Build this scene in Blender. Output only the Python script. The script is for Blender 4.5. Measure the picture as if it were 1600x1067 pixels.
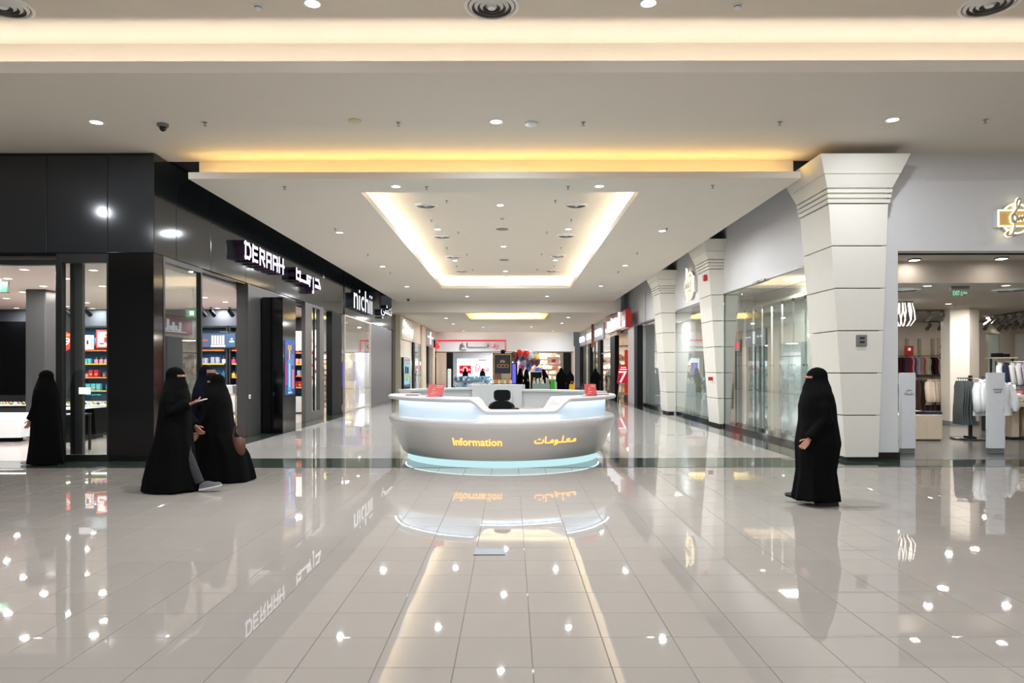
import bpy, bmesh, math, random
from math import sin, cos, pi, radians
from mathutils import Vector, Matrix
random.seed(7)
SC = bpy.context.scene
COL = SC.collection
for o in list(bpy.data.objects): bpy.data.objects.remove(o)

# ------------------------------------------------------------------ camera, world, exposure
F = 1100.0                       # focal length in pixels of the 1600 px wide picture
EYE, VPX, VPY = 1.6, 799.0, 576.5
cam = bpy.data.objects.new('camera', bpy.data.cameras.new('camera'))
COL.objects.link(cam)
cam.location = (0, 0, EYE)
cam.rotation_euler = (radians(90), radians(0.08), 0)
cam.data.sensor_width = 36.0
cam.data.lens = 36.0 * F / 1600
cam.data.shift_x = (800 - VPX) / 1600
cam.data.shift_y = (VPY - 533.5) / 1600
cam.data.clip_start = 0.05
cam.data.clip_end = 200
SC.camera = cam
SC.view_settings.view_transform = 'Standard'
SC.view_settings.look = 'None'
SC.view_settings.gamma = 1.0
SC.view_settings.use_curve_mapping = False
SC.view_settings.exposure = 0.16
world = bpy.data.worlds.new('world'); SC.world = world; world.use_nodes = True
world.node_tree.nodes['Background'].inputs[0].default_value = (0.75, 0.78, 0.85, 1)
world.node_tree.nodes['Background'].inputs[1].default_value = 0.12

COVE_W = (1.0, 0.86, 0.62)       # warm led of the coves
DOWN_C = (0.88, 0.94, 1.0)       # neutral white downlights

def area(name, loc, size, power, color, rot=(0, 0, 0), sy=None, shape=None, spread=180, parent=None):
    l = bpy.data.lights.new(name, 'AREA')
    l.energy = power; l.color = color
    l.shape = shape or ('RECTANGLE' if sy else 'SQUARE')
    l.size = size
    if sy: l.size_y = sy
    l.spread = radians(spread)
    o = bpy.data.objects.new(name, l); COL.objects.link(o)
    o.location = loc; o.rotation_euler = rot
    if parent: o.parent = parent
    return o

def strip(axis, a0, a1, b, z, wpm, color, width=0.03, up=True, seg=2.6, tilt=0.0):
    """led tape lying in a cove trough: runs along 'x' or 'y' from a0 to a1"""
    n = max(1, round((a1 - a0) / seg)); L = (a1 - a0) / n
    for i in range(n):
        c = a0 + (i + .5) * L
        loc = (c, b, z) if axis == 'x' else (b, c, z)
        rot = (pi + tilt if axis == 'x' else pi, 0 if axis == 'x' else tilt, 0)
        area('cove_led', loc, L if axis == 'x' else width, wpm * L, color, rot, width if axis == 'x' else L)

# concourse cove, corridor front cove, corridor coffer, far coffer, end cove
strip('x', -13, 13, 9.115, 5.45, 2.7, (1.0, 0.91, 0.79))
strip('x', -5.6, 5.05, 12.52, 5.0, 3.2, (1.0, 0.67, 0.25))
for xx in (-3.0, 2.58): strip('y', 13.1, 29.2, xx, 5.0, 5.2, COVE_W)
strip('x', -2.8, 2.4, 29.22, 5.0, 7, COVE_W)
strip('x', -2.8, 2.4, 13.12, 5.0, 7, COVE_W)
strip('x', -2.4, 1.95, 42.15, 4.60, 10, (1.0, 0.82, 0.35))
strip('x', -5.2, 4.5, 55.7, 4.60, 12, (1.0, 0.90, 0.75))

# ------------------------------------------------------------------ helpers
def S(r, g, b):
    f = lambda c: (c / 255 / 12.92) if c <= 10 else ((c / 255 + .055) / 1.055) ** 2.4
    return (f(r), f(g), f(b), 1)

_M = {}
def mat(name, rgb, rough=.5, metal=0., spec=.5, emit=0., ecol=None, noise=0., nscale=8., bump=0., bscale=20., coat=0., aniso=None):
    if name in _M: return _M[name]
    m = bpy.data.materials.new(name); m.use_nodes = True
    nt = m.node_tree; p = nt.nodes['Principled BSDF']
    c = S(*rgb)
    p.inputs['Base Color'].default_value = c
    p.inputs['Roughness'].default_value = rough
    p.inputs['Metallic'].default_value = metal
    p.inputs['Specular IOR Level'].default_value = spec
    if coat:
        p.inputs['Coat Weight'].default_value = coat; p.inputs['Coat Roughness'].default_value = .03
    if emit:
        p.inputs['Emission Color'].default_value = S(*(ecol or rgb)); p.inputs['Emission Strength'].default_value = emit
    if noise or bump:
        tc = nt.nodes.new('ShaderNodeTexCoord')
    if noise:
        n = nt.nodes.new('ShaderNodeTexNoise'); n.inputs['Scale'].default_value = nscale; n.inputs['Detail'].default_value = 4
        r = nt.nodes.new('ShaderNodeMix'); r.data_type = 'RGBA'
        r.inputs[6].default_value = tuple(x * (1 - noise) for x in c[:3]) + (1,)
        r.inputs[7].default_value = tuple(min(1, x * (1 + noise)) for x in c[:3]) + (1,)
        nt.links.new(tc.outputs['Object'], n.inputs['Vector']); nt.links.new(n.outputs['Fac'], r.inputs[0]); nt.links.new(r.outputs[2], p.inputs['Base Color'])
    if bump:
        n2 = nt.nodes.new('ShaderNodeTexNoise'); n2.inputs['Scale'].default_value = bscale; n2.inputs['Detail'].default_value = 2
        b = nt.nodes.new('ShaderNodeBump'); b.inputs['Strength'].default_value = bump; b.inputs['Distance'].default_value = .02
        nt.links.new(tc.outputs['Object'], n2.inputs['Vector']); nt.links.new(n2.outputs['Fac'], b.inputs['Height']); nt.links.new(b.outputs['Normal'], p.inputs['Normal'])
    _M[name] = m
    return m

def emis(name, rgb, strength):
    if name in _M: return _M[name]
    m = bpy.data.materials.new(name); m.use_nodes = True
    nt = m.node_tree; nt.nodes.remove(nt.nodes['Principled BSDF'])
    e = nt.nodes.new('ShaderNodeEmission'); e.inputs[0].default_value = S(*rgb); e.inputs[1].default_value = strength
    nt.links.new(e.outputs[0], nt.nodes['Material Output'].inputs[0])
    _M[name] = m
    return m

def glassmat(name, tint=(1, 1, 1), refl=1.0, rough=.0, ior=1.45, boost=0.0):
    m = bpy.data.materials.new(name); m.use_nodes = True
    nt = m.node_tree; nt.nodes.remove(nt.nodes['Principled BSDF'])
    t = nt.nodes.new('ShaderNodeBsdfTransparent'); t.inputs[0].default_value = tint + (1,)
    g = nt.nodes.new('ShaderNodeBsdfGlossy'); g.inputs['Roughness'].default_value = rough; g.inputs[0].default_value = (refl, refl, refl, 1)
    fr = nt.nodes.new('ShaderNodeLayerWeight'); fr.inputs[0].default_value = .5
    pw = nt.nodes.new('ShaderNodeMath'); pw.operation = 'POWER'; pw.inputs[1].default_value = 4.0
    ad = nt.nodes.new('ShaderNodeMath'); ad.operation = 'MULTIPLY_ADD'; ad.inputs[1].default_value = .9; ad.inputs[2].default_value = .04 + boost; ad.use_clamp = True
    nt.links.new(fr.outputs['Facing'], pw.inputs[0])
    mx = nt.nodes.new('ShaderNodeMixShader')
    nt.links.new(pw.outputs[0], ad.inputs[0]); nt.links.new(ad.outputs[0], mx.inputs[0])
    nt.links.new(t.outputs[0], mx.inputs[1]); nt.links.new(g.outputs[0], mx.inputs[2])
    nt.links.new(mx.outputs[0], nt.nodes['Material Output'].inputs[0])
    return m

ORG = {}
class MB:
    def __init__(s): s.v = []; s.f = []; s.mi = []; s.cur = 0
    def add(s, vs, fs):
        o = len(s.v); s.v += [tuple(v) for v in vs]
        for f in fs: s.f.append([i + o for i in f]); s.mi.append(s.cur)
        return s
    def box(s, x0, x1, y0, y1, z0, z1, c=0):
        if not c:
            v = [(x, y, z) for x in (x0, x1) for y in (y0, y1) for z in (z0, z1)]
            return s.add(v, [(0, 1, 3, 2), (4, 6, 7, 5), (0, 4, 5, 1), (2, 3, 7, 6), (0, 2, 6, 4), (1, 5, 7, 3)])
        lo, hi = (x0, y0, z0), (x1, y1, z1); v = []; idx = {}
        for k in range(8):
            b = (k >> 2 & 1, k >> 1 & 1, k & 1)
            for a in range(3):
                p = [(hi[i] - (c if i != a else 0)) if b[i] else (lo[i] + (c if i != a else 0)) for i in range(3)]
                idx[b, a] = len(v); v.append(p)
        fs = []
        for a in range(3):
            o1, o2 = [i for i in range(3) if i != a]
            def mk(sa, s1, s2):
                b = [0, 0, 0]; b[a] = sa; b[o1] = s1; b[o2] = s2; return tuple(b)
            for sa in (0, 1): fs.append([idx[mk(sa, i, j), a] for i, j in ((0, 0), (0, 1), (1, 1), (1, 0))])
            for i in (0, 1):
                for j in (0, 1):
                    fs.append([idx[mk(0, i, j), o1], idx[mk(1, i, j), o1], idx[mk(1, i, j), o2], idx[mk(0, i, j), o2]])
        for k in range(8):
            b = (k >> 2 & 1, k >> 1 & 1, k & 1); fs.append([idx[b, 0], idx[b, 1], idx[b, 2]])
        return s.add(v, fs)
    def quad(s, *p): return s.add(p, [tuple(range(len(p)))])
    def loft(s, rings, cap0=True, cap1=True, closed=True):
        n = len(rings[0]); v = [p for r in rings for p in r]; fs = []
        for i in range(len(rings) - 1):
            for j in range(n if closed else n - 1):
                k = (j + 1) % n
                fs.append((i * n + j, i * n + k, (i + 1) * n + k, (i + 1) * n + j))
        if cap0: fs.append(tuple(range(n - 1, -1, -1)))
        if cap1: fs.append(tuple((len(rings) - 1) * n + j for j in range(n)))
        return s.add(v, fs)
    def tube(s, pts, r, n=8, sq=1.0):
        pts = [Vector(p) for p in pts]; rr = r if isinstance(r, (list, tuple)) else [r] * len(pts)
        rings = []; up = None
        for i, p in enumerate(pts):
            d = (pts[min(i + 1, len(pts) - 1)] - pts[max(i - 1, 0)]).normalized()
            if up is None: up = Vector((0, 0, 1)) if abs(d.z) < .9 else Vector((0, 1, 0))
            a = d.cross(up).normalized(); b = a.cross(d).normalized(); up = b
            rings.append([p + a * cos(2 * pi * k / n) * rr[i] + b * sin(2 * pi * k / n) * rr[i] * sq for k in range(n)])
        return s.loft(rings)
    def lathe(s, prof, cx, cy, n=24, z=0, cap0=True, cap1=True):
        return s.loft([[(cx + r * cos(2 * pi * k / n), cy + r * sin(2 * pi * k / n), z + h) for k in range(n)] for r, h in prof], cap0, cap1)
    def prism(s, poly, d0, d1, axis='z'):
        m = {'z': lambda a, b, d: (a, b, d), 'y': lambda a, b, d: (a, d, b), 'x': lambda a, b, d: (d, a, b)}[axis]
        return s.loft([[m(a, b, d0) for a, b in poly], [m(a, b, d1) for a, b in poly]])
    def ball(s, c, rx, ry=None, rz=None, n=12, k=8):
        ry = ry or rx; rz = rz or rx
        return s.loft([[(c[0] + rx * sin(pi * i / k) * cos(2 * pi * j / n), c[1] + ry * sin(pi * i / k) * sin(2 * pi * j / n), c[2] - rz * cos(pi * i / k)) for j in range(n)]
                       for i in ([.08] + list(range(1, k)) + [k - .08])])
    def build(s, name, m=None, parent=None, smooth=False, recalc=True, kind=None, label=None, ang=40):
        org = ORG.get(parent.name, Vector()) if parent else Vector()
        me = bpy.data.meshes.new(name)
        me.from_pydata([(x - org[0], y - org[1], z - org[2]) for x, y, z in s.v], [], s.f)
        ms = m if isinstance(m, (list, tuple)) else [m]
        for q in ms: me.materials.append(q)
        if len(ms) > 1: me.polygons.foreach_set('material_index', s.mi)
        if recalc:
            bm = bmesh.new(); bm.from_mesh(me); bmesh.ops.recalc_face_normals(bm, faces=bm.faces); bm.to_mesh(me); bm.free()
        if smooth:
            me.polygons.foreach_set('use_smooth', [True] * len(me.polygons)); me.set_sharp_from_angle(angle=radians(ang))
        me.update()
        o = bpy.data.objects.new(name, me); COL.objects.link(o)
        if parent: o.parent = parent; ORG[o.name] = org
        if kind: o['kind'] = kind
        if label: o['label'] = label
        return o

def thing(name, label, cat, loc=(0, 0, 0), group=None):
    o = bpy.data.objects.new(name, None); COL.objects.link(o); o.empty_display_size = .1
    o.location = loc; ORG[o.name] = Vector(loc)
    o['label'] = label; o['category'] = cat
    if group: o['group'] = group
    return o

def tag(o, label, cat, group=None):
    o['label'] = label; o['category'] = cat
    if group: o['group'] = group
    return o

def dup(root, loc, rotz=None, label=None, group=None, scale=None, mats=None):
    def cp(o, par):
        c = o.copy(); COL.objects.link(c)
        if par: c.parent = par
        for ch in KIDS.get(o.name, None) or [x for x in o.children]:
            cp(ch, c)
        return c
    r = cp(root, None); r.location = loc
    if rotz is not None: r.rotation_euler = (0, 0, rotz)
    if scale: r.scale = scale
    if label: r['label'] = label
    if group: r['group'] = group
    return r
KIDS = {}

def override(o, m):
    for sl in o.material_slots: sl.link = 'OBJECT'; sl.material = m

ORDS = ['first', 'second', 'third', 'fourth', 'fifth', 'sixth', 'seventh', 'eighth', 'ninth', 'tenth', 'eleventh', 'twelfth',
        'thirteenth', 'fourteenth', 'fifteenth', 'sixteenth', 'seventeenth', 'eighteenth'] + ['%d%s' % (k, {1: 'st', 2: 'nd', 3: 'rd'}.get(k % 10, 'th')) for k in range(19, 80)]

FACE = {'cam': ((1, 0, 0), (0, 0, 1), (0, -1, 0)), 'left': ((0, 1, 0), (0, 0, 1), (1, 0, 0)), 'right': ((0, -1, 0), (0, 0, 1), (-1, 0, 0))}
def place(pts, pos, face):
    a, b, c = [Vector(q) for q in (FACE[face] if isinstance(face, str) else face)]; p0 = Vector(pos)
    return [p0 + a * x + b * y + c * z for x, y, z in pts]

def text(s, pos, face, w, h, depth, name, m, parent, res=3, bold=0):
    """letters of the built-in font as a solid mesh, fitted into w x h with its lower left corner at pos"""
    cu = bpy.data.curves.new('lettering', 'FONT'); cu.body = s; cu.size = 1; cu.extrude = .5; cu.resolution_u = res; cu.offset = bold
    to = bpy.data.objects.new('lettering', cu); COL.objects.link(to)
    dg = bpy.context.evaluated_depsgraph_get(); dg.update()
    me = bpy.data.meshes.new_from_object(to.evaluated_get(dg))
    bpy.data.objects.remove(to); bpy.data.curves.remove(cu)
    xs = [v.co.x for v in me.vertices]; ys = [v.co.y for v in me.vertices]
    x0, x1, y0, y1 = min(xs), max(xs), min(ys), max(ys)
    if w is None: w = (x1 - x0) * h / (y1 - y0)
    org = ORG.get(parent.name, Vector()) if parent else Vector()
    P = place([((v.co.x - x0) / (x1 - x0) * w, (v.co.y - y0) / (y1 - y0) * h, (v.co.z + .5) * depth) for v in me.vertices], pos, face)
    for v, p in zip(me.vertices, P): v.co = p - org
    me.materials.clear(); me.materials.append(m); me.update()
    o = bpy.data.objects.new(name, me); COL.objects.link(o)
    if parent: o.parent = parent; ORG[o.name] = org
    return o

def strokes(mb, segs, pos, face, w, h, t, depth, d0=0):
    """block letter: polylines in a unit cell, drawn as bars of thickness t"""
    a, b, c = [Vector(q) for q in FACE[face]]; p0 = Vector(pos)
    for pl in segs:
        for (x0, y0), (x1, y1) in zip(pl, pl[1:]):
            A = Vector((x0 * w, y0 * h)); B = Vector((x1 * w, y1 * h)); d = (B - A)
            if d.length < 1e-6: continue
            d = d.normalized() * t / 2; nn = Vector((-d.y, d.x))
            q = [A - d - nn, B + d - nn, B + d + nn, A - d + nn]
            r = [[p0 + a * u.x + b * u.y + c * dd for u in q] for dd in (d0, d0 + depth)]
            mb.loft(r)

def XY(px, Y): return (px - VPX) * Y / F
def ZY(py, Y): return EYE - (py - VPY) * Y / F
def CP(px, py, zc):
    Y = F * (zc - EYE) / (VPY - py); return (XY(px, Y), Y)

# ------------------------------------------------------------------ materials
m_ceil = mat('warm white ceiling paint', (222, 214, 202), .7, noise=.02, nscale=2)
m_wall = mat('cool white wall paint', (222, 220, 220), .6, noise=.02, nscale=3)
m_stone = mat('cream pillar cladding', (230, 225, 214), .55, noise=.02, nscale=5)
m_dark = mat('dark recess', (26, 25, 25), .6)
m_black = mat('matt black', (6, 6, 6), .6, spec=.2)
m_blackgloss = mat('black gloss panel', (8, 8, 9), .08)
m_fascia = mat('charcoal gloss fascia', (36, 39, 42), .09, spec=.6, bump=.05, bscale=1.1)
m_panel = mat('charcoal satin panel', (66, 65, 64), .35, noise=.03)
m_panel2 = mat('grey shutter panel', (88, 88, 92), .4, noise=.03)
m_steel = mat('brushed steel', (150, 150, 150), .3, metal=1)
m_frame = mat('dark bronze frame', (42, 41, 40), .3, metal=.4)
m_white = mat('white satin', (232, 232, 230), .35)
m_greyp = mat('grey plastic', (120, 120, 118), .5)
m_gold = mat('brushed gold', (205, 160, 90), .28, metal=1)
m_wood = mat('pale oak', (188, 170, 146), .5, noise=.08, nscale=6)
m_red = mat('red print', (196, 40, 38), .4)
m_skin = mat('skin', (158, 108, 86), .5, noise=.03)
m_cloth = mat('black crepe cloth', (5, 5, 5), .9, spec=.08, noise=.2, nscale=14)
m_navy = mat('navy cloth', (10, 13, 22), .9, spec=.08)
m_glass = glassmat('clear glass', (.93, .97, .95), 1.0, 0.0, 1.5)
m_glassg = glassmat('green tinted glass', (.93, .965, .95), 1.0, 0.0, 1.55, .05)
m_acryl = glassmat('clear acrylic', (.96, .97, .98), 1.0, 0.05, 1.4)
m_lamp = emis('lamp lens', (235, 242, 255), 9)
m_lampw = emis('warm lamp lens', (255, 244, 232), 7)
# ------------------------------------------------------------------ the setting
XL, XR = -6.23, 5.85
YF, YFR = 12.28, 12.40
ZM, ZS, Z2 = 5.39, 4.93, 4.50
def st(name, mb, m, parent=None, smooth=False, **k):
    return mb.build(name, m, parent, smooth, kind='structure', **k)

# floor: grout bed with real tiles
def floor_mat(name, rgb, rough, bump=0., var=.03, spec=.5, coat=0.):
    m = mat(name, rgb, rough, spec=spec, coat=coat)
    nt = m.node_tree; p = nt.nodes['Principled BSDF']
    oi = nt.nodes.new('ShaderNodeObjectInfo'); tc = nt.nodes.new('ShaderNodeTexCoord'); n = nt.nodes.new('ShaderNodeTexNoise')
    n.inputs['Scale'].default_value = 1.3; n.inputs['Detail'].default_value = 3
    ad = nt.nodes.new('ShaderNodeMath'); ad.operation = 'ADD'
    r = nt.nodes.new('ShaderNodeMapRange'); r.inputs[1].default_value = .3; r.inputs[2].default_value = 1.7; r.inputs[3].default_value = 1 - var; r.inputs[4].default_value = 1 + var
    mu = nt.nodes.new('ShaderNodeMix'); mu.data_type = 'RGBA'; mu.blend_type = 'MULTIPLY'; mu.inputs[0].default_value = 1
    mu.inputs[6].default_value = S(*rgb)
    nt.links.new(tc.outputs['Object'], n.inputs['Vector']); nt.links.new(oi.outputs['Random'], ad.inputs[0]); nt.links.new(n.outputs['Fac'], ad.inputs[1])
    nt.links.new(ad.outputs[0], r.inputs[0]); nt.links.new(r.outputs[0], mu.inputs[7]); nt.links.new(mu.outputs[2], p.inputs['Base Color'])
    return m
m_tile = floor_mat('polished porcelain tile', (146, 138, 130), .018, spec=.32)
m_slab = floor_mat('polished corridor slab', (178, 173, 167), .025, spec=.45)
m_grout = mat('grey grout', (118, 110, 102), .8)
def marble(name, c0, c1, c2, scale, rough=.06):
    m = mat(name, c0, rough, spec=.6); nt = m.node_tree; p = nt.nodes['Principled BSDF']
    tc = nt.nodes.new('ShaderNodeTexCoord'); n = nt.nodes.new('ShaderNodeTexNoise'); n.inputs['Scale'].default_value = scale; n.inputs['Detail'].default_value = 8; n.inputs['Distortion'].default_value = 1.6
    cr = nt.nodes.new('ShaderNodeValToRGB'); e = cr.color_ramp.elements
    e[0].position = .35; e[0].color = S(*c0); e[1].position = .75; e[1].color = S(*c1)
    k = e.new(.62); k.color = S(*c2)
    nt.links.new(tc.outputs['Object'], n.inputs['Vector']); nt.links.new(n.outputs['Fac'], cr.inputs[0]); nt.links.new(cr.outputs[0], p.inputs['Base Color'])
    return m
m_green = marble('dark green marble', (52, 62, 54), (92, 102, 90), (62, 72, 62), 2.2)
m_green2 = marble('black green veined marble', (30, 33, 31), (120, 122, 112), (52, 56, 52), 3.0)
m_storefloor = mat('pale store floor', (176, 164, 156), .12, noise=.03)
m_concrete = mat('dark polished concrete', (78, 76, 72), .22, noise=.18, nscale=1.5)

mb = MB(); mb.box(-22, 22, -9, 60, -.30, -.004)
floor = st('floor', mb, m_grout)
TS, TY, TX0, TY0 = .4226, .4222, .1125, 5.0415
GAP = .0022
tm = MB(); h = TS / 2 - GAP; hy = TY / 2 - GAP; c = .0018
tm.loft([[(-h, -hy, -.02), (h, -hy, -.02), (h, hy, -.02), (-h, hy, -.02)], [(-h, -hy, -c), (h, -hy, -c), (h, hy, -c), (-h, hy, -c)],
         [(-h + c, -hy + c, 0), (h - c, -hy + c, 0), (h - c, hy - c, 0), (-h + c, hy - c, 0)]], cap0=False)
cells = []
for i in range(-52, 53):
    for j in range(-33, 16):
        x = TX0 + (i + .5) * TS; y = TY0 + (j + .5) * TY
        if -21.8 < x < 21.8 and -8.8 < y and y + TY / 2 <= 11.44: cells.append((x, y))
def seen(x, y): return y > 3.3 and abs(x) / y < .76
vis = sorted([c for c in cells if seen(*c)], key=lambda q: q[1])
near, rest = vis[:298], vis[298:] + [c for c in cells if not seen(*c)]
proto = tm.build('tile', m_tile, floor); proto.location = (near[0][0], near[0][1], 0)
for x, y in near[1:]:
    t = proto.copy(); COL.objects.link(t); t.location = (x, y, 0); t.parent = floor
    t.rotation_euler = (random.gauss(0, .0004), random.gauss(0, .0004), 0)
mb = MB()
for x, y in rest:
    dz = random.uniform(-.0003, .0003)
    mb.loft([[(x - h, y - hy, -.004), (x + h, y - hy, -.004), (x + h, y + hy, -.004), (x - h, y + hy, -.004)],
             [(x - h + c, y - hy + c, dz), (x + h - c, y - hy + c, dz), (x + h - c, y + hy - c, dz), (x - h + c, y + hy - c, dz)]], cap0=False)
o = mb.build('tile_field', m_tile, floor, recalc=False); o['kind'] = 'stuff'
# corridor slabs, fine joints
mb = MB(); sx, sy = 10.73 / 12, .9
for i in range(12):
    for j in range(49):
        x0 = -5.68 + i * sx; y0 = 12.65 + j * sy; g = .0008
        mb.quad((x0 + g, y0 + g, 0), (x0 + sx - g, y0 + g, 0), (x0 + sx - g, y0 + sy - g, 0), (x0 + g, y0 + sy - g, 0))
o = mb.build('corridor_slab_field', m_slab, floor, recalc=False); o['kind'] = 'stuff'
mb = MB()
for x0 in [-22 + .894 * k for k in range(50)]:
    x1 = x0 + .8925; y1 = 12.65 if -5.7 < x0 and x1 < 5.1 else 12.34
    mb.box(x0, x1, 11.445, y1, -.02, 0)
st('border_band', mb, m_green, floor)
mb = MB()
for k in range(50): mb.box(-6.4, -5.683, 12.655 + k * .9, 12.655 + k * .9 + .8985, -.02, 0)
st('border_strip', mb, m_green, floor)
mb = MB()
for k in range(50): mb.box(5.053, 6.0, 12.655 + k * .9, 12.655 + k * .9 + .8985, -.02, 0.001)
st('border_strip', mb, m_green2, floor)
mb = MB(); mb.box(-22, XL - .17, 12.34, 40, -.02, .002); st('shop_floor', mb, m_storefloor, floor)
mb = MB(); mb.box(6.0, 22, 12.34, 40, -.02, .002); st('shop_floor', mb, m_concrete, floor)

# ceilings
mb = MB(); mb.box(-22, 22, -9, 9.46, 5.95, 6.1); st('ceiling_upper', mb, m_ceil)
mb = MB(); mb.box(-22, 22, 9.4, 9.46, ZM + .05, 5.95); st('wall_cove', mb, m_ceil)
mb = MB(); mb.box(-22, 22, 9.0, 12.85, ZM, ZM + .05); mb.box(-22, 22, 9.0, 9.05, ZM + .05, 5.54); st('ceiling_main', mb, m_ceil)
mb = MB()
cx0, cx1, cy0, cy1 = -2.83, 2.41, 13.27, 29.07
sx0, sx1, sy0, sy1 = -5.64, 5.06, 12.30, 34.7
T = .06
mb.box(sx0, sx1, sy0, cy0, ZS, ZS + T); mb.box(sx0, sx1, cy1, sy1, ZS, ZS + T)
mb.box(sx0, cx0, cy0, cy1, ZS, ZS + T); mb.box(cx1, sx1, cy0, cy1, ZS, ZS + T)
mb.box(sx0, sx1, sy0, sy0 + .05, ZS + T, ZS + .115)                       # front lip
for a in ((cx0 - .05, cx0, cy0, cy1), (cx1, cx1 + .05, cy0, cy1), (cx0 - .05, cx1 + .05, cy0 - .05, cy0), (cx0 - .05, cx1 + .05, cy1, cy1 + .05)):
    mb.box(*a, ZS + T, ZS + .12)
st('ceiling_corridor', mb, m_ceil)
mb = MB()
for a in ((cx0 - .36, cx0 - .30, cy0 - .3, cy1 + .3), (cx1 + .30, cx1 + .36, cy0 - .3, cy1 + .3), (cx0 - .36, cx1 + .36, cy0 - .36, cy0 - .3), (cx0 - .36, cx1 + .36, cy1 + .3, cy1 + .36)):
    mb.box(*a, ZS + T, ZM)
mb.box(cx0 - .36, cx1 + .36, cy0 - .36, cy1 + .36, ZM, ZM + .05)
st('ceiling_coffer', mb, m_ceil)
mb = MB(); mb.box(-5.67, 5.13, 12.80, 12.86, ZS + T, ZM); st('trim_cove_back', mb, m_ceil)
mb = MB(); mb.box(-8, 8, 12.86, 37, ZM + .06, ZM + .2); st('ceiling_void', mb, m_dark)
mb = MB(); mb.box(-5.9, 5.4, 34.7, 35.1, 4.39, ZM); st('beam', mb, m_ceil)
# second corridor ceiling with its coffer
mb = MB(); ax0, ax1, ay0, ay1 = -2.45, 1.98, 36.3, 42.0
mb.box(-6.2, 5.7, 35.1, ay0, Z2, Z2 + .05); mb.box(-6.2, 5.7, ay1, 55.3, Z2, Z2 + .05)
mb.box(-6.2, ax0, ay0, ay1, Z2, Z2 + .05); mb.box(ax1, 5.7, ay0, ay1, Z2, Z2 + .05)
mb.box(-6.2, 5.7, 55.25, 55.3, Z2 + .05, Z2 + .12)
st('ceiling_far', mb, m_ceil)
mb = MB(); mb.box(ax0 - .3, ax1 + .3, 36.0, 42.3, 4.95, 5.0)
for a in ((ax0 - .34, ax0 - .3, 36, 42.3), (ax1 + .3, ax1 + .34, 36, 42.3), (ax0 - .3, ax1 + .3, 35.96, 36.0), (ax0 - .3, ax1 + .3, 42.3, 42.34)): mb.box(*a, Z2 + .05, 4.95)
st('ceiling_far_coffer', mb, m_ceil)
mb = MB(); mb.box(-6.2, 5.7, 55.3, 56.1, 4.85, 4.9); st('ceiling_end_cove', mb, m_ceil)

# side and back of the concourse, behind and beside the camera
mb = MB(); mb.box(-22, 22, -9.2, -9, 0, 6.1); st('wall_back', mb, m_wall)
mb = MB(); mb.box(-22.2, -22, -9, 60, 0, 6.1); st('wall_west', mb, m_wall)
mb = MB(); mb.box(22, 22.2, -9, 60, 0, 6.1); st('wall_east', mb, m_wall)

# left facade facing the concourse, split in gloss panels
ZH = 3.64
fac = st('wall_left_facade', MB().box(-22, XL - .02, YF + .05, YF + .30, ZH + .02, ZM), m_dark)
xs = [-22, -20, -18, -16, -14, -12.2, -10.2, -8.1, -7.04, XL + .0]
for a, b in zip(xs, xs[1:]):
    MB().box(a + .004, b - .004, YF, YF + .05, ZH, ZM - .06, .004).build('panel', m_fascia, fac)
side = st('wall_left_corridor', MB().box(XL - .30, XL - .05, YF + .30, 37.7, ZH + .02, ZM + .06), m_dark)
ys = [YF + .0, 13.1, 14.6, 16.5, 18.6, 20.8, 23.4, 26.2, 29.6, 33.2, 37.7]
for i, (a, b) in enumerate(zip(ys, ys[1:])):
    MB().box(XL - .05, XL + (.0 if i < 7 else .03), a + .004, b - .004, ZH, ZM - .02, .004).build('panel', m_fascia, side)
MB().box(XL - .29, XL - .04, YF + .3, 37.7, ZH - .03, ZH).build('soffit', m_blackgloss, side)

# right facade
rf = st('wall_right_facade', MB().box(XR, 6.81, YFR, YFR + .25, 0, ZM).box(6.81, 22, YFR, YFR + .25, 3.67, ZM), m_wall)
MB().box(6.25, 6.83, YFR - .03, YFR, 0, .125, .005).build('plinth', m_frame, rf)
rw = st('wall_right_corridor', MB().box(XR, XR + .2, YFR + .25, 34.2, 3.67, ZM + .06).box(XR, XR + .2, 34.2, 40, 3.5, ZM + .06), m_wall)
# dark movement joints of the wall beside the farthest pillar
MB().box(XR - .004, XR, 30.6, 30.66, 3.4, 4.93).build('joint', m_dark, rw)

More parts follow.
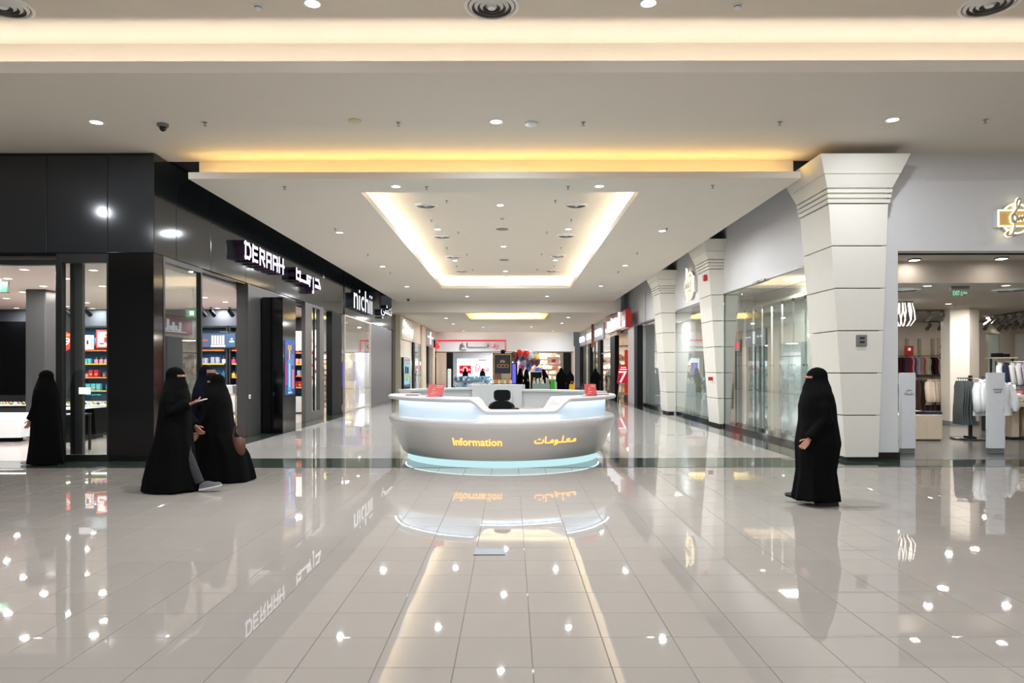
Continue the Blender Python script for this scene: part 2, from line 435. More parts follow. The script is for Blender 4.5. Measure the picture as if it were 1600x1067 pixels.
# ------------------------------------------------------------------ the three tapered pillars
def pillar(Y, dx, label, zt, extra=1.02):
    D = 1.2
    t = thing('tapered_pillar', label, 'pillar', (5.95 + dx, Y + D / 2, 0), 'tapered cream pillars on the right')
    m = 0.0
    xb, xt = 5.72 + dx, 5.43 + dx                    # corridor side: bottom, top of the shaft
    rb, rt = (xb + .57, xt + extra) if extra > 1 else (XR + .01, XR + .01)                    # far side
    z0, z1 = .06, zt - .78
    N = 6
    def sec(f, g=0.0):
        xl = xb + (xt - xb) * f; xr = rb + (rt - rb) * f; dd = .13 * (1 - f)
        return xl - g, xr + g, Y + dd * .2 - g, Y + D - dd + g
    def ring(z, q): return [(q[0], q[2], z), (q[1], q[2], z), (q[1], q[3], z), (q[0], q[3], z)]
    MB().loft([ring(0, [a + b for a, b in zip(sec(0), (.05, -.05, .05, -.05))]), ring(z1 + .1, [a + b for a, b in zip(sec(1), (.05, -.05, .05, -.05))])]).build('core', m_dark, t)
    for k in range(N):
        f0, f1 = k / N, (k + 1) / N; zz0 = z0 + (z1 - z0) * f0 + .008; zz1 = z0 + (z1 - z0) * f1 - .008
        MB().loft([ring(zz0, sec(f0, -.008)), ring(zz0 + .01, sec(f0)), ring(zz1 - .01, sec(f1)), ring(zz1, sec(f1, -.008))]).build('cladding_panel', m_stone, t)
    z = z1 + .01
    for k in range(3):
        MB().loft([ring(z, sec(1, .02 + .012 * k)), ring(z + .055, sec(1, .03 + .012 * k))]).build('fillet', m_stone, t)
        MB().loft([ring(z + .055, sec(1, -.01)), ring(z + .085, sec(1, -.01))]).build('groove', m_stone, t)
        z += .085
    MB().loft([ring(z, sec(1, .05)), ring(z + .2, sec(1, .13)), ring(z + .205, sec(1, .12))]).build('capital_band', m_stone, t)
    z += .22
    MB().loft([ring(z - .02, sec(1, .10)), ring(z, sec(1, .14)), ring(z + .30, sec(1, .25)), ring(z + .305, sec(1, .24))]).build('capital', m_stone, t)
    return t
p3 = pillar(12.12, .04, 'large cream tapered pillar at the near corner, beside the clothes shop opening', 5.22)
p2 = pillar(19.4, .02, 'cream tapered pillar with a small red alarm box near its capital', 5.13, .9)
p1 = pillar(25.1, -.14, 'cream tapered pillar farthest down the right side, no alarm box on it', 5.08, .9)
# fittings on the pillars
t = thing('wall_thermostat', 'small grey control box screwed to the near pillar', 'control', (6.03, 12.12, 2.08))
MB().box(5.94, 6.12, 12.10, 12.16, 1.98, 2.18, .012).build('cover', m_greyp, t)
MB().box(5.99, 6.07, 12.092, 12.10, 2.11, 2.14).build('display', m_dark, t); MB().box(5.99, 6.07, 12.092, 12.10, 2.04, 2.07).build('display', m_dark, t)
t = thing('fire_alarm_sounder', 'small red alarm box on the middle pillar below its capital', 'alarm', (5.40, 19.7, 4.14))
MB().box(5.36, 5.47, 19.6, 19.76, 4.06, 4.22, .015).build('housing', m_red, t)
MB().lathe([(.04, 0), (.03, .012)], 5.41, 19.68, 12, z=4.05).build('strobe_lens', m_red, t)
t = thing('call_point', 'small red call point low on the middle pillar', 'alarm', (5.60, 19.8, 1.33))
MB().box(5.53, 5.66, 19.75, 19.85, 1.27, 1.37, .01).build('housing', m_red, t); MB().box(5.525, 5.535, 19.77, 19.83, 1.29, 1.35).build('glass_cover', m_white, t)
t = thing('intercom_box', 'small grey box on the farthest pillar', 'control', (5.3, 25.5, 1.55))
MB().box(5.22, 5.31, 25.40, 25.55, 1.38, 1.62, .015).build('cover', m_greyp, t); MB().box(5.21, 5.22, 25.43, 25.52, 1.45, 1.55).build('keypad', m_white, t)
# ------------------------------------------------------------------ ceiling fittings
def make_downlight(r, power, lens, spread=180):
    t = thing('downlight', 'x', 'light', (0, 0, 0))
    MB().lathe([(r * .82, -.003), (r * .84, -.006), (r, -.010), (r * 1.04, 0), (r * 1.04, .002)], 0, 0, 20, cap0=False, cap1=False).build('trim_ring', m_white, t, True)
    MB().lathe([(r * .84, -.004), (r * .4, -.005), (.001, -.005)], 0, 0, 20, cap0=False).build('lens', lens, t)
    a = area('lamp', (0, 0, -.016), r * 1.5, power, DOWN_C, shape='DISK', spread=spread, parent=t)
    return t
_dl = {}
def downlight(key, x, y, z, label, group, r=.10, power=30, lens=None, spread=180):
    k = (key,)
    if k not in _dl:
        t = make_downlight(r, power, lens or m_lamp, spread); _dl[k] = t
        t.location = (x, y, z); t['label'] = label; t['group'] = group
        return t
    return dup(_dl[k], (x, y, z), label=label, group=group)

for (px, py, w) in ((151, 190, 'left of the dome camera'), (776, 190, 'beside the white disc at the middle'), (1395, 188, 'above the near pillar')):
    x, y = CP(px, py, ZM); downlight('main', x, y, ZM, 'round recessed downlight in the wide front bulkhead, ' + w, 'downlights in the front bulkhead', .105, 48)
for s, w in ((-12, 'far left'), (12, 'far right')):
    downlight('main', s, 10.79, ZM, 'round recessed downlight in the front bulkhead, beyond the %s of the frame' % w, 'downlights in the front bulkhead')
n = 0
for px, w in ((489, 'left'), (1014, 'right')):
    x, y = CP(px, 5, 5.95); downlight('edge', x, y, 5.95, 'round downlight in the high cove ceiling at the top edge, %s one' % w, 'downlights in the high ceiling', .105, 80, None, 88)
for i in range(6):
    for j, yy in enumerate((5.2, 2.0, -1.4, -4.8)):
        downlight('high', -11.2 + i * 4.4, yy, 5.95, 'round downlight in the high ceiling overhead, %s row from the front, %s from the left' % (ORDS[j], ORDS[i]), 'downlights in the high ceiling', .105, 80)
sof = [(619, 291), (937, 291), (531, 363), (1035, 361), (598, 416), (977, 415), (636, 447.5), (939, 447), (730, 463), (855, 463)]
for k, (px, py) in enumerate(sof):
    x, y = CP(px, py, ZS); downlight('soffit', x, y, ZS, 'round downlight in the lowered corridor ceiling, %s row, %s from the front' % (('left', 'right')[k % 2], ORDS[k // 2]), 'downlights in the corridor ceiling', .095, 80)
for (px, py, w) in ((782, 320.5, 'middle row, first'), (787, 385, 'middle row, second'), (790, 423.5, 'middle row, third'), (684, 358, 'left row, first'), (888, 358, 'right row, first'), (711, 407, 'left row, second'), (868, 406.5, 'right row, second')):
    x, y = CP(px, py, ZM); downlight('coffer', x, y, ZM, 'round downlight inside the lit ceiling coffer, %s from the front' % w, 'downlights in the coffer', .095, 80)
for k, (px, py) in enumerate([(697, 497), (708, 506), (755, 511), (830, 510.5), (888, 496), (878, 505), (724, 517), (864, 517)]):
    x, y = CP(px, py, Z2); downlight('far', x, y, Z2, 'small downlight in the far corridor ceiling behind the beam, %s' % ('outer left', 'inner left', 'left of the middle', 'right of the middle', 'outer right', 'inner right', 'last on the left', 'last on the right')[k], 'downlights in the far ceiling', .12, 120)

def make_sprinkler():
    t = thing('sprinkler', 'x', 'sprinkler')
    MB().lathe([(.035, 0), (.033, -.008), (.012, -.012), (.010, -.035)], 0, 0, 12).build('rosette', m_steel, t)
    MB().lathe([(.004, -.035), (.004, -.05), (.028, -.052), (.028, -.056)], 0, 0, 10).build('deflector', m_steel, t)
    return t
def make_vent(r):
    t = thing('ceiling_vent', 'x', 'vent')
    MB().lathe([(r, 0), (r, -.012), (r * .9, -.022), (r * .86, 0)], 0, 0, 32, cap0=False, cap1=False).build('rim', m_white, t, True)
    MB().lathe([(r * .87, -.001), (.001, -.001)], 0, 0, 32, cap0=False, cap1=False).build('duct', mat('duct grey', (104, 98, 90), .6), t)
    for k, q in enumerate((.72, .52, .32)):
        MB().lathe([(r * q, -.03), (r * (q + .10), -.006), (r * (q + .11), -.008), (r * (q + .01), -.034)], 0, 0, 28, cap0=False, cap1=False).build('ring', m_white, t, True)
    MB().lathe([(r * .2, -.008), (r * .14, -.036), (.001, -.036)], 0, 0, 20, cap0=False).build('core', m_white, t, True)
    return t
def make_detector():
    t = thing('smoke_detector', 'x', 'detector')
    MB().lathe([(.06, 0), (.06, -.018), (.045, -.022), (.043, -.036), (.028, -.05), (.001, -.05)], 0, 0, 18, cap0=False).build('housing', m_white, t, True)
    MB().lathe([(.046, -.024), (.046, -.033)], 0, 0, 18, cap0=False, cap1=False).build('slot', m_dark, t)
    return t
def make_dome():
    t = thing('dome_camera', 'x', 'camera')
    MB().lathe([(.085, 0), (.085, -.035), (.07, -.05), (.001, -.05)], 0, 0, 20, cap0=False).build('base', m_greyp, t, True)
    MB().ball((0, 0, -.055), .055, .055, .06, 16, 10).build('dome', m_blackgloss, t, True)
    return t
_pf = {}
def fitting(kind, fn, loc, label, group, *a):
    if (kind,) + a not in _pf:
        t = fn(*a); _pf[(kind,) + a] = t; t.location = loc; t['label'] = label; t['group'] = group; return t
    return dup(_pf[(kind,) + a], loc, label=label, group=group)

for (px, py), w in zip([(321, 190.5), (623, 191), (912, 191), (1219, 191), (1540, 188)], ('beside the dome camera', 'beside the ivory disc', 'right of the white disc', 'left of the right downlight', 'right of the right downlight')):
    x, y = CP(px, py, ZM); fitting('sp', make_sprinkler, (x, y, ZM), 'small sprinkler head in the front bulkhead, ' + w, 'sprinklers')
for k, (px, py) in enumerate([(667, 291.5), (888, 291.5), (1114, 290), (445, 291), (524, 356.5), (1042, 357), (575, 397), (996, 395), (610, 425.5), (966, 424.5)]):
    x, y = CP(px, py, ZS); fitting('sp', make_sprinkler, (x, y, ZS), 'small sprinkler in the lowered corridor ceiling, %s' % ['left of the coffer front edge', 'right of the coffer front edge', 'right front corner', 'left front corner', 'left side, nearest', 'right side, nearest', 'left side, second', 'right side, second', 'left side, third', 'right side, third'][k], 'sprinklers')
cofs = [(290, 66), (1140, 66), (172, 218), (1265, 215), (383, 312), (1073, 312), (293, 433), (1183, 433), (448, 483), (1032, 482), (368, 577), (1128, 577), (495, 603), (997, 603)]
for k, (a, b) in enumerate(cofs):
    x, y = CP(640 + a / 5, 300 + b / 5, ZM); fitting('sp', make_sprinkler, (x, y, ZM), 'small sprinkler inside the lit coffer, %s side, %s from the front' % (('left', 'right')[k % 2], ORDS[k // 2]), 'sprinklers')
x, y = CP(791, 438, ZM); fitting('sp', make_sprinkler, (x, 28.6, ZM), 'lone sprinkler on the middle line at the far end of the coffer', 'sprinklers')
for px, w in ((5, 'top left corner'), (769, 'top middle'), (1547, 'top right corner')):
    x, y = CP(px, 7 if px != 769 else 9, 5.95); fitting('vent', make_vent, (x, y, 5.95), 'large round ceiling diffuser with rings in the high ceiling, ' + w, 'ceiling diffusers', .33)
for k, (a, b) in enumerate([(130, 100), (1305, 100), (255, 343), (1225, 338), (340, 503), (1160, 497), (405, 613), (1112, 613)]):
    x, y = CP(640 + a / 5, 300 + b / 5, ZM); fitting('vent', make_vent, (x, y, ZM), 'round air diffuser inside the lit coffer, %s row, %s from the front' % (('left', 'right')[k % 2], ORDS[k // 2]), 'ceiling diffusers', .27)
for px, w in ((404, 'left'), (1153, 'right')):
    x, y = CP(px, 8, 5.95); fitting('det', make_detector, (x, y, 5.95), 'white smoke detector in the high ceiling at the top edge, %s one' % w, 'smoke detectors')
x, y = CP(785, 341, ZM); fitting('det', make_detector, (x, y, ZM), 'smoke detector on the middle line inside the lit coffer', 'smoke detectors')
x, y = CP(255, 193, ZM); fitting('dome', make_dome, (x, y, ZM), 'grey dome security camera in the front bulkhead', 'dome cameras')
x, y = CP(638, 466.5, ZS); fitting('dome', make_dome, (x, y, ZS), 'dome security camera at the left end of the corridor ceiling', 'dome cameras')
m_ivory = mat('aged ivory plastic', (206, 196, 158), .5)
x, y = CP(555, 188, ZM); t = tag(MB().lathe([(.10, 0), (.10, -.012), (.085, -.022), (.001, -.024)], x, y, 22, z=ZM, cap0=False).build('ceiling_speaker', m_ivory, smooth=True), 'yellowed ivory disc speaker in the front bulkhead', 'speaker')
x, y = CP(831, 192, ZM); t = tag(MB().lathe([(.10, 0), (.10, -.03), (.075, -.05), (.001, -.052)], x, y, 22, z=ZM, cap0=False).build('wireless_access_point', m_white, smooth=True), 'white round disc fitting in the front bulkhead right of the middle downlight', 'access point')
for (px, py, w) in ((785, 358, 'nearer'), (788, 406, 'farther')):
    x, y = CP(px, py, ZM); t = tag(MB().lathe([(.17, 0), (.17, -.008), (.16, -.012), (.001, -.012)], x, y, 22, z=ZM, cap0=False).build('ceiling_speaker', m_greyp, smooth=True), 'flat grey speaker grille on the middle line of the coffer, %s one' % w, 'speaker')

# ------------------------------------------------------------------ information desk
DX, DY = -.17, 13.1
desk = thing('information_desk', 'round white glossy information desk with lit plinth and stepped counter in the corridor', 'desk', (DX, DY, 0))
m_desk = mat('white solid surface', (198, 193, 188), .28, spec=.5, coat=.3)
m_deskglow = mat('translucent white panel', (226, 236, 246), .3, emit=.12, ecol=(190, 226, 250))
m_glow = emis('plinth light', (196, 236, 240), .95)
m_counter = mat('grey white counter', (198, 194, 192), .3)
def arc(r0, r1, z0, z1, a0, a1, n=40):
    mb = MB(); rings = []
    for k in range(n + 1):
        a = radians(a0 + (a1 - a0) * k / n); rings.append([(DX + r * cos(a), DY + r * sin(a), z) for r, z in ((r0, z0), (r1, z0), (r1, z1), (r0, z1))])
    return mb.loft(rings)
MB().lathe([(1.74, .0), (1.74, .115)], DX, DY, 72).build('lit_plinth', m_glow, desk, True)
gap = 2
prof = [(1.62, .112), (1.79, .118), (1.83, .15), (1.905, .30), (1.985, .48), (2.05, .64), (2.075, .72), (2.07, .755), (2.045, .782), (1.99, .79), (1.90, .79)]
MB().lathe(prof, DX, DY, 96, cap0=False, cap1=False).build('body_shell', m_desk, desk, True, ang=60)
# upper band: lit panel whose top follows the counter: 1.10 high, 0.93 in the low middle of the front
def ztop(a):                       # a in degrees, front is 270
    x = (2.0 * cos(radians(a)))
    if not 180 <= a <= 360: return 1.08
    xl0, xl1, xr0, xr1 = -.66 - DX, -.38 - DX, .70 - DX, .93 - DX
    f = lambda t: t * t * (3 - 2 * t)
    if x <= xl0 or x >= xr1: return 1.08
    if x < xl1: return 1.08 - .20 * f((x - xl0) / (xl1 - xl0))
    if x > xr0: return 1.08 - .20 * f((xr1 - x) / (xr1 - xr0))
    return .88
A = [176 + 188 * k / 150 for k in range(151)]
rings = [[(DX + r * cos(radians(a)), DY + r * sin(radians(a)), z) for r, z in ((1.86, .78), (1.90, .78), (1.90, ztop(a)), (1.86, ztop(a)))] for a in A]
MB().loft(rings).build('lit_panel', m_deskglow, desk, True, ang=30)
rings = []
for a in [172 + 196 * k / 180 for k in range(181)]:
    zt = ztop(a); ro = 2.08 - (.10 if zt < 1.0 else .0) * 0
    lowness = (1.08 - zt) / .2
    ro = 2.09 - .10 * lowness
    rings.append([(DX + r * cos(radians(a)), DY + r * sin(radians(a)), z) for r, z in ((1.55, zt), (ro - .02, zt), (ro, zt + .015), (ro, zt + .045), (ro - .02, zt + .06), (1.55, zt + .06))])
MB().loft(rings).build('counter_top', m_counter, desk, True, ang=30)
for a0, a1 in ((176, 225), (318, 364)):
    arc(1.53, 1.56, .05, 1.08, a0, a1, 16).build('inner_panel', m_counter, desk, True, ang=30)
arc(1.52, 1.55, .05, .88, 248, 296, 20).build('inner_panel', m_counter, desk, True, ang=30)
arc(1.52, 1.86, .68, .70, 190, 350, 40).build('work_surface', m_counter, desk, True, ang=30)
# rear of the ring: higher wall in the middle, counters left and right
arc(1.80, 2.02, .78, 1.17, 112, 168, 24).build('rear_counter_left', m_counter, desk, True, ang=30)
arc(1.74, 2.06, .78, 1.27, 77, 112, 20).build('rear_cabinet', m_counter, desk, True, ang=30)
arc(1.70, 1.745, .10, 1.10, 84, 88.5, 6).build('rear_door', m_desk, desk)
arc(1.80, 2.02, .78, 1.13, 12, 77, 24).build('rear_counter_right', m_counter, desk, True, ang=30)
arc(1.74, 2.05, 1.17, 1.21, 112, 168, 24).build('rear_ledge', m_counter, desk, True, ang=30)
arc(1.74, 2.05, 1.13, 1.17, 12, 77, 24).build('rear_ledge', m_counter, desk, True, ang=30)
arc(1.55, 1.80, .0, .80, 8, 172, 40).build('rear_base', m_counter, desk, True, ang=30)
# led strips of the desk: they wash the ledge below the lit panel
for a in range(192, 352, 8):
    r = 1.955
    area('desk_led', (DX + r * cos(radians(a)), DY + r * sin(radians(a)), ztop(a) - .01), .25, .30, (.72, .88, 1.0), (0, 0, radians(a + 90)), .03)
for a in range(186, 358, 8):
    area('plinth_led', (DX + 1.77 * cos(radians(a)), DY + 1.77 * sin(radians(a)), .112), .24, .08, (.62, .92, 1.0), (0, 0, radians(a + 90)), .03)
# lettering wrapped onto the curved body
m_amber = mat('amber lit lettering', (255, 190, 90), .4, emit=1.5, ecol=(255, 176, 72))
def body_r(z):
    for (r0, z0), (r1, z1) in zip(prof, prof[1:]):
        if z0 <= z <= z1: return r0 + (r1 - r0) * (z - z0) / (z1 - z0)
    return 2.0
def wrap_text(s, xc, zc, w, h, name, label):
    o = text(s, (xc - w / 2, DY - 2.5, zc), 'cam', w, h, .012, name, m_amber, desk, 2, .012)
    bm = bmesh.new(); bm.from_mesh(o.data)
    bmesh.ops.subdivide_edges(bm, edges=[e for e in bm.edges if e.calc_length() > .06], cuts=2)
    bm.to_mesh(o.data); bm.free()
    for v in o.data.vertices:
        x, y, z = v.co; d = -(y + 2.5)                       # 0 .. depth, outward
        r = body_r(z) - .004 + d; a = radians(270) + x / 2.0
        v.co = (r * cos(a), r * sin(a), z)
    if label: o['label'] = label
wrap_text('Information', -.56 , .375, .82, .125, 'english_lettering', 'amber lit latin lettering')
wrap_text('\uFE95\uFE8E\u0640\uFEE3\uFEEE\u0640\uFEE0\u0640\uFECC\u0640\uFEE3', .78, .37, .80, .15, 'arabic_lettering', 'amber lit arabic lettering')

# things on the desk
m_redcard = mat('red printed card', (200, 62, 54), .35, noise=.05)
def desk_sign(x, y, z, w, label, rot):
    t = thing('tabletop_sign', label, 'sign', (x, y, z))
    MB().prism([(y - .09, z), (y + .09, z), (y + .012, z + .215), (y - .0, z + .215)], x - w / 2 - .012, x + w / 2 + .012, 'x').build('acrylic_stand', m_acryl, t)
    a = MB()
    def P(u, v, d=0): return (x - w / 2 + u * w + .03 * v, y - .096 + .085 * v - d, z + .005 + .195 * v)
    a.loft([[P(0, 0), P(1, 0), P(1, 1), P(0, 1)], [P(0, 0, .004), P(1, 0, .004), P(1, 1, .004), P(0, 1, .004)]]); a.build('red_card', m_redcard, t)
    b = MB()
    for k, (u0, u1, v) in enumerate(((.5, .95, .88), (.28, .5, .55), (.35, .45, .7), (.55, .9, .75), (.3, .6, .35), (.2, .5, .2))):
        b.quad(P(u0, v, .006), P(u1, v, .006), P(u1, v + .035, .006), P(u0, v + .035, .006))
    b.quad(P(.03, .05, .006), P(.1, .05, .006), P(.1, .18, .006), P(.03, .18, .006)); b.build('print', mat('pale print', (226, 190, 180), .5), t)
    c = MB(); c.quad(P(.7, .0, .006), P(1, .0, .006), P(1, .1, .006), P(.9, .14, .006), P(.74, .08, .006)); c.build('print', mat('violet print', (96, 78, 150), .5), t)
    t.rotation_euler = (0, 0, rot)
desk_sign(-1.27, 11.72, 1.142, .27, 'red card in a clear stand on the left end of the desk counter', -.04)
desk_sign(1.30, 11.95, 1.142, .23, 'red card in a clear stand on the right end of the desk counter', .45)
# papers on the counters
for k, (x, y, w, d, lab) in enumerate(((-1.72, 12.15, .22, .14, 'white leaflets lying at the far left of the desk counter'), (1.55, 12.35, .30, .12, 'small stack of printed leaflets beside the right red card'))):
    t = thing('leaflet_stack', lab, 'leaflets', (x, y, 1.141))
    for q in range(3): MB().box(x - w / 2 + .01 * q, x + w / 2 + .01 * q, y - d / 2, y + d / 2, 1.141 + .012 * q, 1.150 + .012 * q).build('leaflet', (m_white, m_redcard, m_white)[q], t)
t = thing('office_chair', 'black office chair with headrest standing inside the information desk', 'chair', (-.17, 12.45, 0))
cx, cy = -.17, 12.45
MB().box(cx - .25, cx + .25, cy - .25, cy + .24, .46, .54, .03).build('seat', m_black, t)
bk = MB(); bk.loft([[(cx + sx * .5 * w, cy - .26 + dy, z) for sx, dy in ((-1, 0), (-.8, -.05), (.8, -.05), (1, 0), (.8, .04), (-.8, .04))] for w, z in ((.40, .56), (.46, .7), (.47, .88), (.46, .95), (.40, 1.0), (.28, 1.04), (.2, 1.05))]); bk.build('backrest', m_black, t, True)
hb = MB(); hb.loft([[(cx + .01 + a * w, cy - .26 + b, z) for a, b in ((-.5, 0), (-.42, -.05), (.42, -.05), (.5, 0), (.42, .05), (-.42, .05))] for w, z in ((.22, 1.055), (.27, 1.075), (.295, 1.11), (.295, 1.19), (.27, 1.225), (.20, 1.24))]); hb.build('headrest', m_black, t, True)
MB().box(cx - .05, cx + .05, cy - .26, cy - .22, .98, 1.08).build('headrest_post', m_black, t)
MB().lathe([(.03, .08), (.03, .46)], cx, cy, 12).build('gas_column', m_black, t)
for k in range(5):
    a = 2 * pi * k / 5 + .3
    b = MB().tube([(cx, cy, .10), (cx + .28 * cos(a), cy + .28 * sin(a), .07)], [.028, .018], 8).build('foot', m_black, t)
    MB().ball((cx + .28 * cos(a), cy + .28 * sin(a), .03), .03, n=10, k=6).build('castor', m_black, b)
for s in (-1, 1):
    MB().tube([(cx + s * .26, cy + .05, .5), (cx + s * .30, cy + .05, .70), (cx + s * .29, cy - .12, .72)], .02, 6).build('armrest', m_black, t)
t = thing('desk_oblong', 'small black handset lying on the low counter right of the chair', 'phone', (.05, 11.75, .70))  # unidentified black object, modelled as a flat piece
MB().box(.0, .13, 11.55, 11.65, .94, .955, .004).build('oblong', m_black, t); MB().box(.02, .11, 11.57, 11.63, .955, .962).build('keypad', m_dark, t)
# floor socket
t = thing('floor_socket', 'flush grey metal floor box in the tiles in front of the desk', 'floor box', (-.187, 6.25, 0))
MB().box(-.327, -.058, 6.06, 6.30, -.003, .004, .002).build('lid', mat('floor box metal', (112, 116, 120), .45), t); MB().box(-.30, -.09, 6.275, 6.295, .004, .006).build('hinge', m_greyp, t)
MB().box(-.33, -.055, 6.05, 6.06, -.003, .005).build('rim', m_dark, t)
# ------------------------------------------------------------------ shop interiors on the left
m_shopceil = mat('shop ceiling', (226, 212, 204), .7)
m_shopwall = mat('charcoal shop wall', (58, 58, 62), .6, noise=.05)
m_darkwall = mat('black shop wall', (14, 14, 17), .4)
m_shelf = mat('dark shelf metal', (30, 32, 36), .4)
m_blueback = mat('blue lit shelf back', (34, 84, 128), .5)
m_signlit = emis('sign face light', (246, 246, 255), 1.5)
m_signlit2 = emis('white sign light', (250, 252, 255), 1.1)
m_purple = mat('purple black letter side', (58, 26, 60), .35)
m_letterside = mat('dark letter side', (40, 46, 54), .35)

def shop_light(x, y, z, p, r=.09, lab='', grp='downlights of the perfume shop', key='shop'):
    return downlight(key, x, y, z, lab, grp, r, p, m_lampw)

ZI = 3.5
MB().box(-17, XL - .3, YF + .32, 22.3, ZI, ZI + .08).build('ceiling_perfume_shop', m_shopceil)['kind'] = 'structure'
MB().box(-17, -7.5, 22.2, 22.35, 0, ZI + .1).build('wall_perfume_shop_back', m_shopwall)['kind'] = 'structure'
MB().box(-17.1, -17, YF, 22.3, 0, ZI + .1).build('wall_perfume_shop_west', m_darkwall)['kind'] = 'structure'
MB().box(-17, -14.6, 21.9, 22.2, 0, 3.1).build('wall_perfume_shop_black', m_blackgloss)['kind'] = 'structure'
pts = [(38, 420), (12, 434), (68, 446), (36, 455), (10, 465), (146, 421), (160, 446), (104, 434), (26, 480), (105, 478), (145, 481), (135, 472), (320, 464), (352, 471), (380, 478), (340, 481)]
for k, (px, py) in enumerate(pts):
    x, y = CP(px, py, ZI)
    shop_light(x, y, ZI, 42, lab='round warm downlight in the perfume shop ceiling, %s from the left and %s in depth' % (ORDS[sorted(p[0] for p in pts).index(px)], ORDS[sorted(-p[1] for p in pts).index(-py)]))
for x in (-8.2, -10.6, -13): 
    for y in (14.2, 17.5, 20.2): area('shop_fill', (x, y, ZI - .03), .18, 26, (1, .9, .84), shape='DISK')  # bare area lights added as fill, no fixture modelled
for k, (px, py) in enumerate(((316, 486), (330, 485.5), (359, 485.5), (104, 483), (135, 483))):
    x, y = CP(px, py, ZI - .08); y = min(y, 21.6); x = XY(px, y)
    t = thing('spotlight', 'black track spotlight over the perfume shelves, %s from the left' % ORDS[[3, 4, 5, 0, 1].index(k) if 0 else (2, 3, 4, 0, 1)[k]], 'spotlight', (x, y, ZI), 'track spotlights of the perfume shop')
    MB().lathe([(.05, 0), (.05, -.02), (.012, -.02), (.012, -.1)], x, y, 10, z=ZI).build('bracket', m_black, t)
    MB().tube([(x, y - .05, ZI - .09), (x + .03, y + .16, ZI - .24)], [.055, .065], 10).build('lamp_head', m_black, t)

# the big dark column and the left counters
t = tag(MB().box(-11.5, -11.02, 16.65, 17.1, 0, ZI, .02).build('square_column', m_panel), 'square charcoal column standing inside the perfume shop by the entrance', 'column')
def counter(x0, x1, y0, y1, label, goods=True, h=.98):
    t = thing('display_counter', label, 'counter', ((x0 + x1) / 2, (y0 + y1) / 2, 0), 'display counters of the perfume shop')
    MB().box(x0, x1, y0, y1, .1, h - .26, .01).build('cabinet', m_blackgloss, t); MB().box(x0 + .05, x1 - .05, y0 + .05, y1 - .05, 0, .1).build('plinth', m_dark, t)
    MB().box(x0, x1, y0, y1, h - .26, h - .245).build('lit_tray', m_white, t)
    MB().box(x0, x1, y0, y0 + .008, h - .245, h).box(x0, x1, y0 + .01, y1, h - .01, h).build('glass_case', m_glass, t)
    area('case_led', ((x0 + x1) / 2, (y0 + y1) / 2, h - .015), (x1 - x0) * .95, 16 * (x1 - x0) / 3, (1, .92, .85), (0, 0, 0), .12)
    return t
counter(-14.6, -9.75, 17.12, 17.72, 'long glass topped counter of small watches and jewellery by the dark column')
m_jewel = [mat('jewel white', (235, 230, 225), .4), mat('jewel gold', (214, 170, 96), .3, metal=.6), mat('jewel dark', (40, 34, 32), .4), mat('jewel steel', (190, 192, 196), .25, metal=.8)]
jp = thing('watch', 'small wrist watch in the glass counter by the column, front row, first from the left', 'watch', (-14.5, 17.3, .742), 'watches in the glass counter')
MB().lathe([(.03, 0), (.034, .03), (.02, .05)], -14.5, 17.3, 10, z=.742).build('cushion', m_jewel[0], jp); MB().lathe([(.022, .05), (.022, .06)], -14.5, 17.3, 10, z=.742).build('dial', m_jewel[1], jp)
MB().box(-14.508, -14.492, 17.26, 17.34, .775, .795).build('band', m_jewel[2], jp)
jk = 0
for r in range(3):
    for k in range(46):
        if r == 0 and k == 0: continue
        q = dup(jp, (-14.5 + k * .102 + random.uniform(-.01, .01), 17.25 + r * .14, .742), rotz=random.uniform(0, 3), label='small wrist watch in the glass counter by the column, %s row, %s from the left' % (('front', 'middle', 'rear')[r], ORDS[k]))
        override(q.children[0], m_jewel[(k * 7 + r * 3) % 2 * 0 + (0 if (k + r) % 3 else 2)]); override(q.children[1], m_jewel[1 + (k + r) % 3])
counter(-10.3, -9.55, 15.4, 16.6, 'short black counter with a glass case seen through the glass panel')
counter(-9.4, -7.6, 17.4, 18.1, 'black glass counter behind the entrance panel with cosmetics on top')
t = thing('reception_desk', 'low white desk with faceted front inside the perfume shop at the left edge', 'desk', (-12.6, 15.6, 0))
a = MB(); zb, zt_ = .10, .62
fx = [-14.2, -13.3, -12.6, -11.9, -11.55, -10.85]
fr_ = [[(x, 15.45 + (.10 if k % 2 else 0) + (.05 if z > .4 else 0), z) for k, x in enumerate(fx)] for z in (zb, zt_)]
a.loft([[(x, 16.1, zb) for x in fx][::-1] + fr_[0], [(x, 16.1, zt_) for x in fx][::-1] + fr_[1]]); a.build('faceted_front', m_white, t)
MB().box(-14.1, -11.1, 15.7, 16.0, 0, .1).build('plinth', m_black, t)
MB().box(-14.2, -12.2, 15.6, 16.1, .62, .64).build('glass_top', m_blackgloss, t)
t = thing('side_table', 'small thin black table behind the glass entrance panel', 'table', (-9.1, 13.75, 0))
MB().box(-9.25, -8.4, 13.6, 14.1, .70, .73).build('tabletop', m_frame, t)
for x in (-9.22, -8.43):
    for y in (13.63, 14.07): MB().box(x - .02, x + .02, y - .02, y + .02, 0, .7).build('leg', m_frame, t)

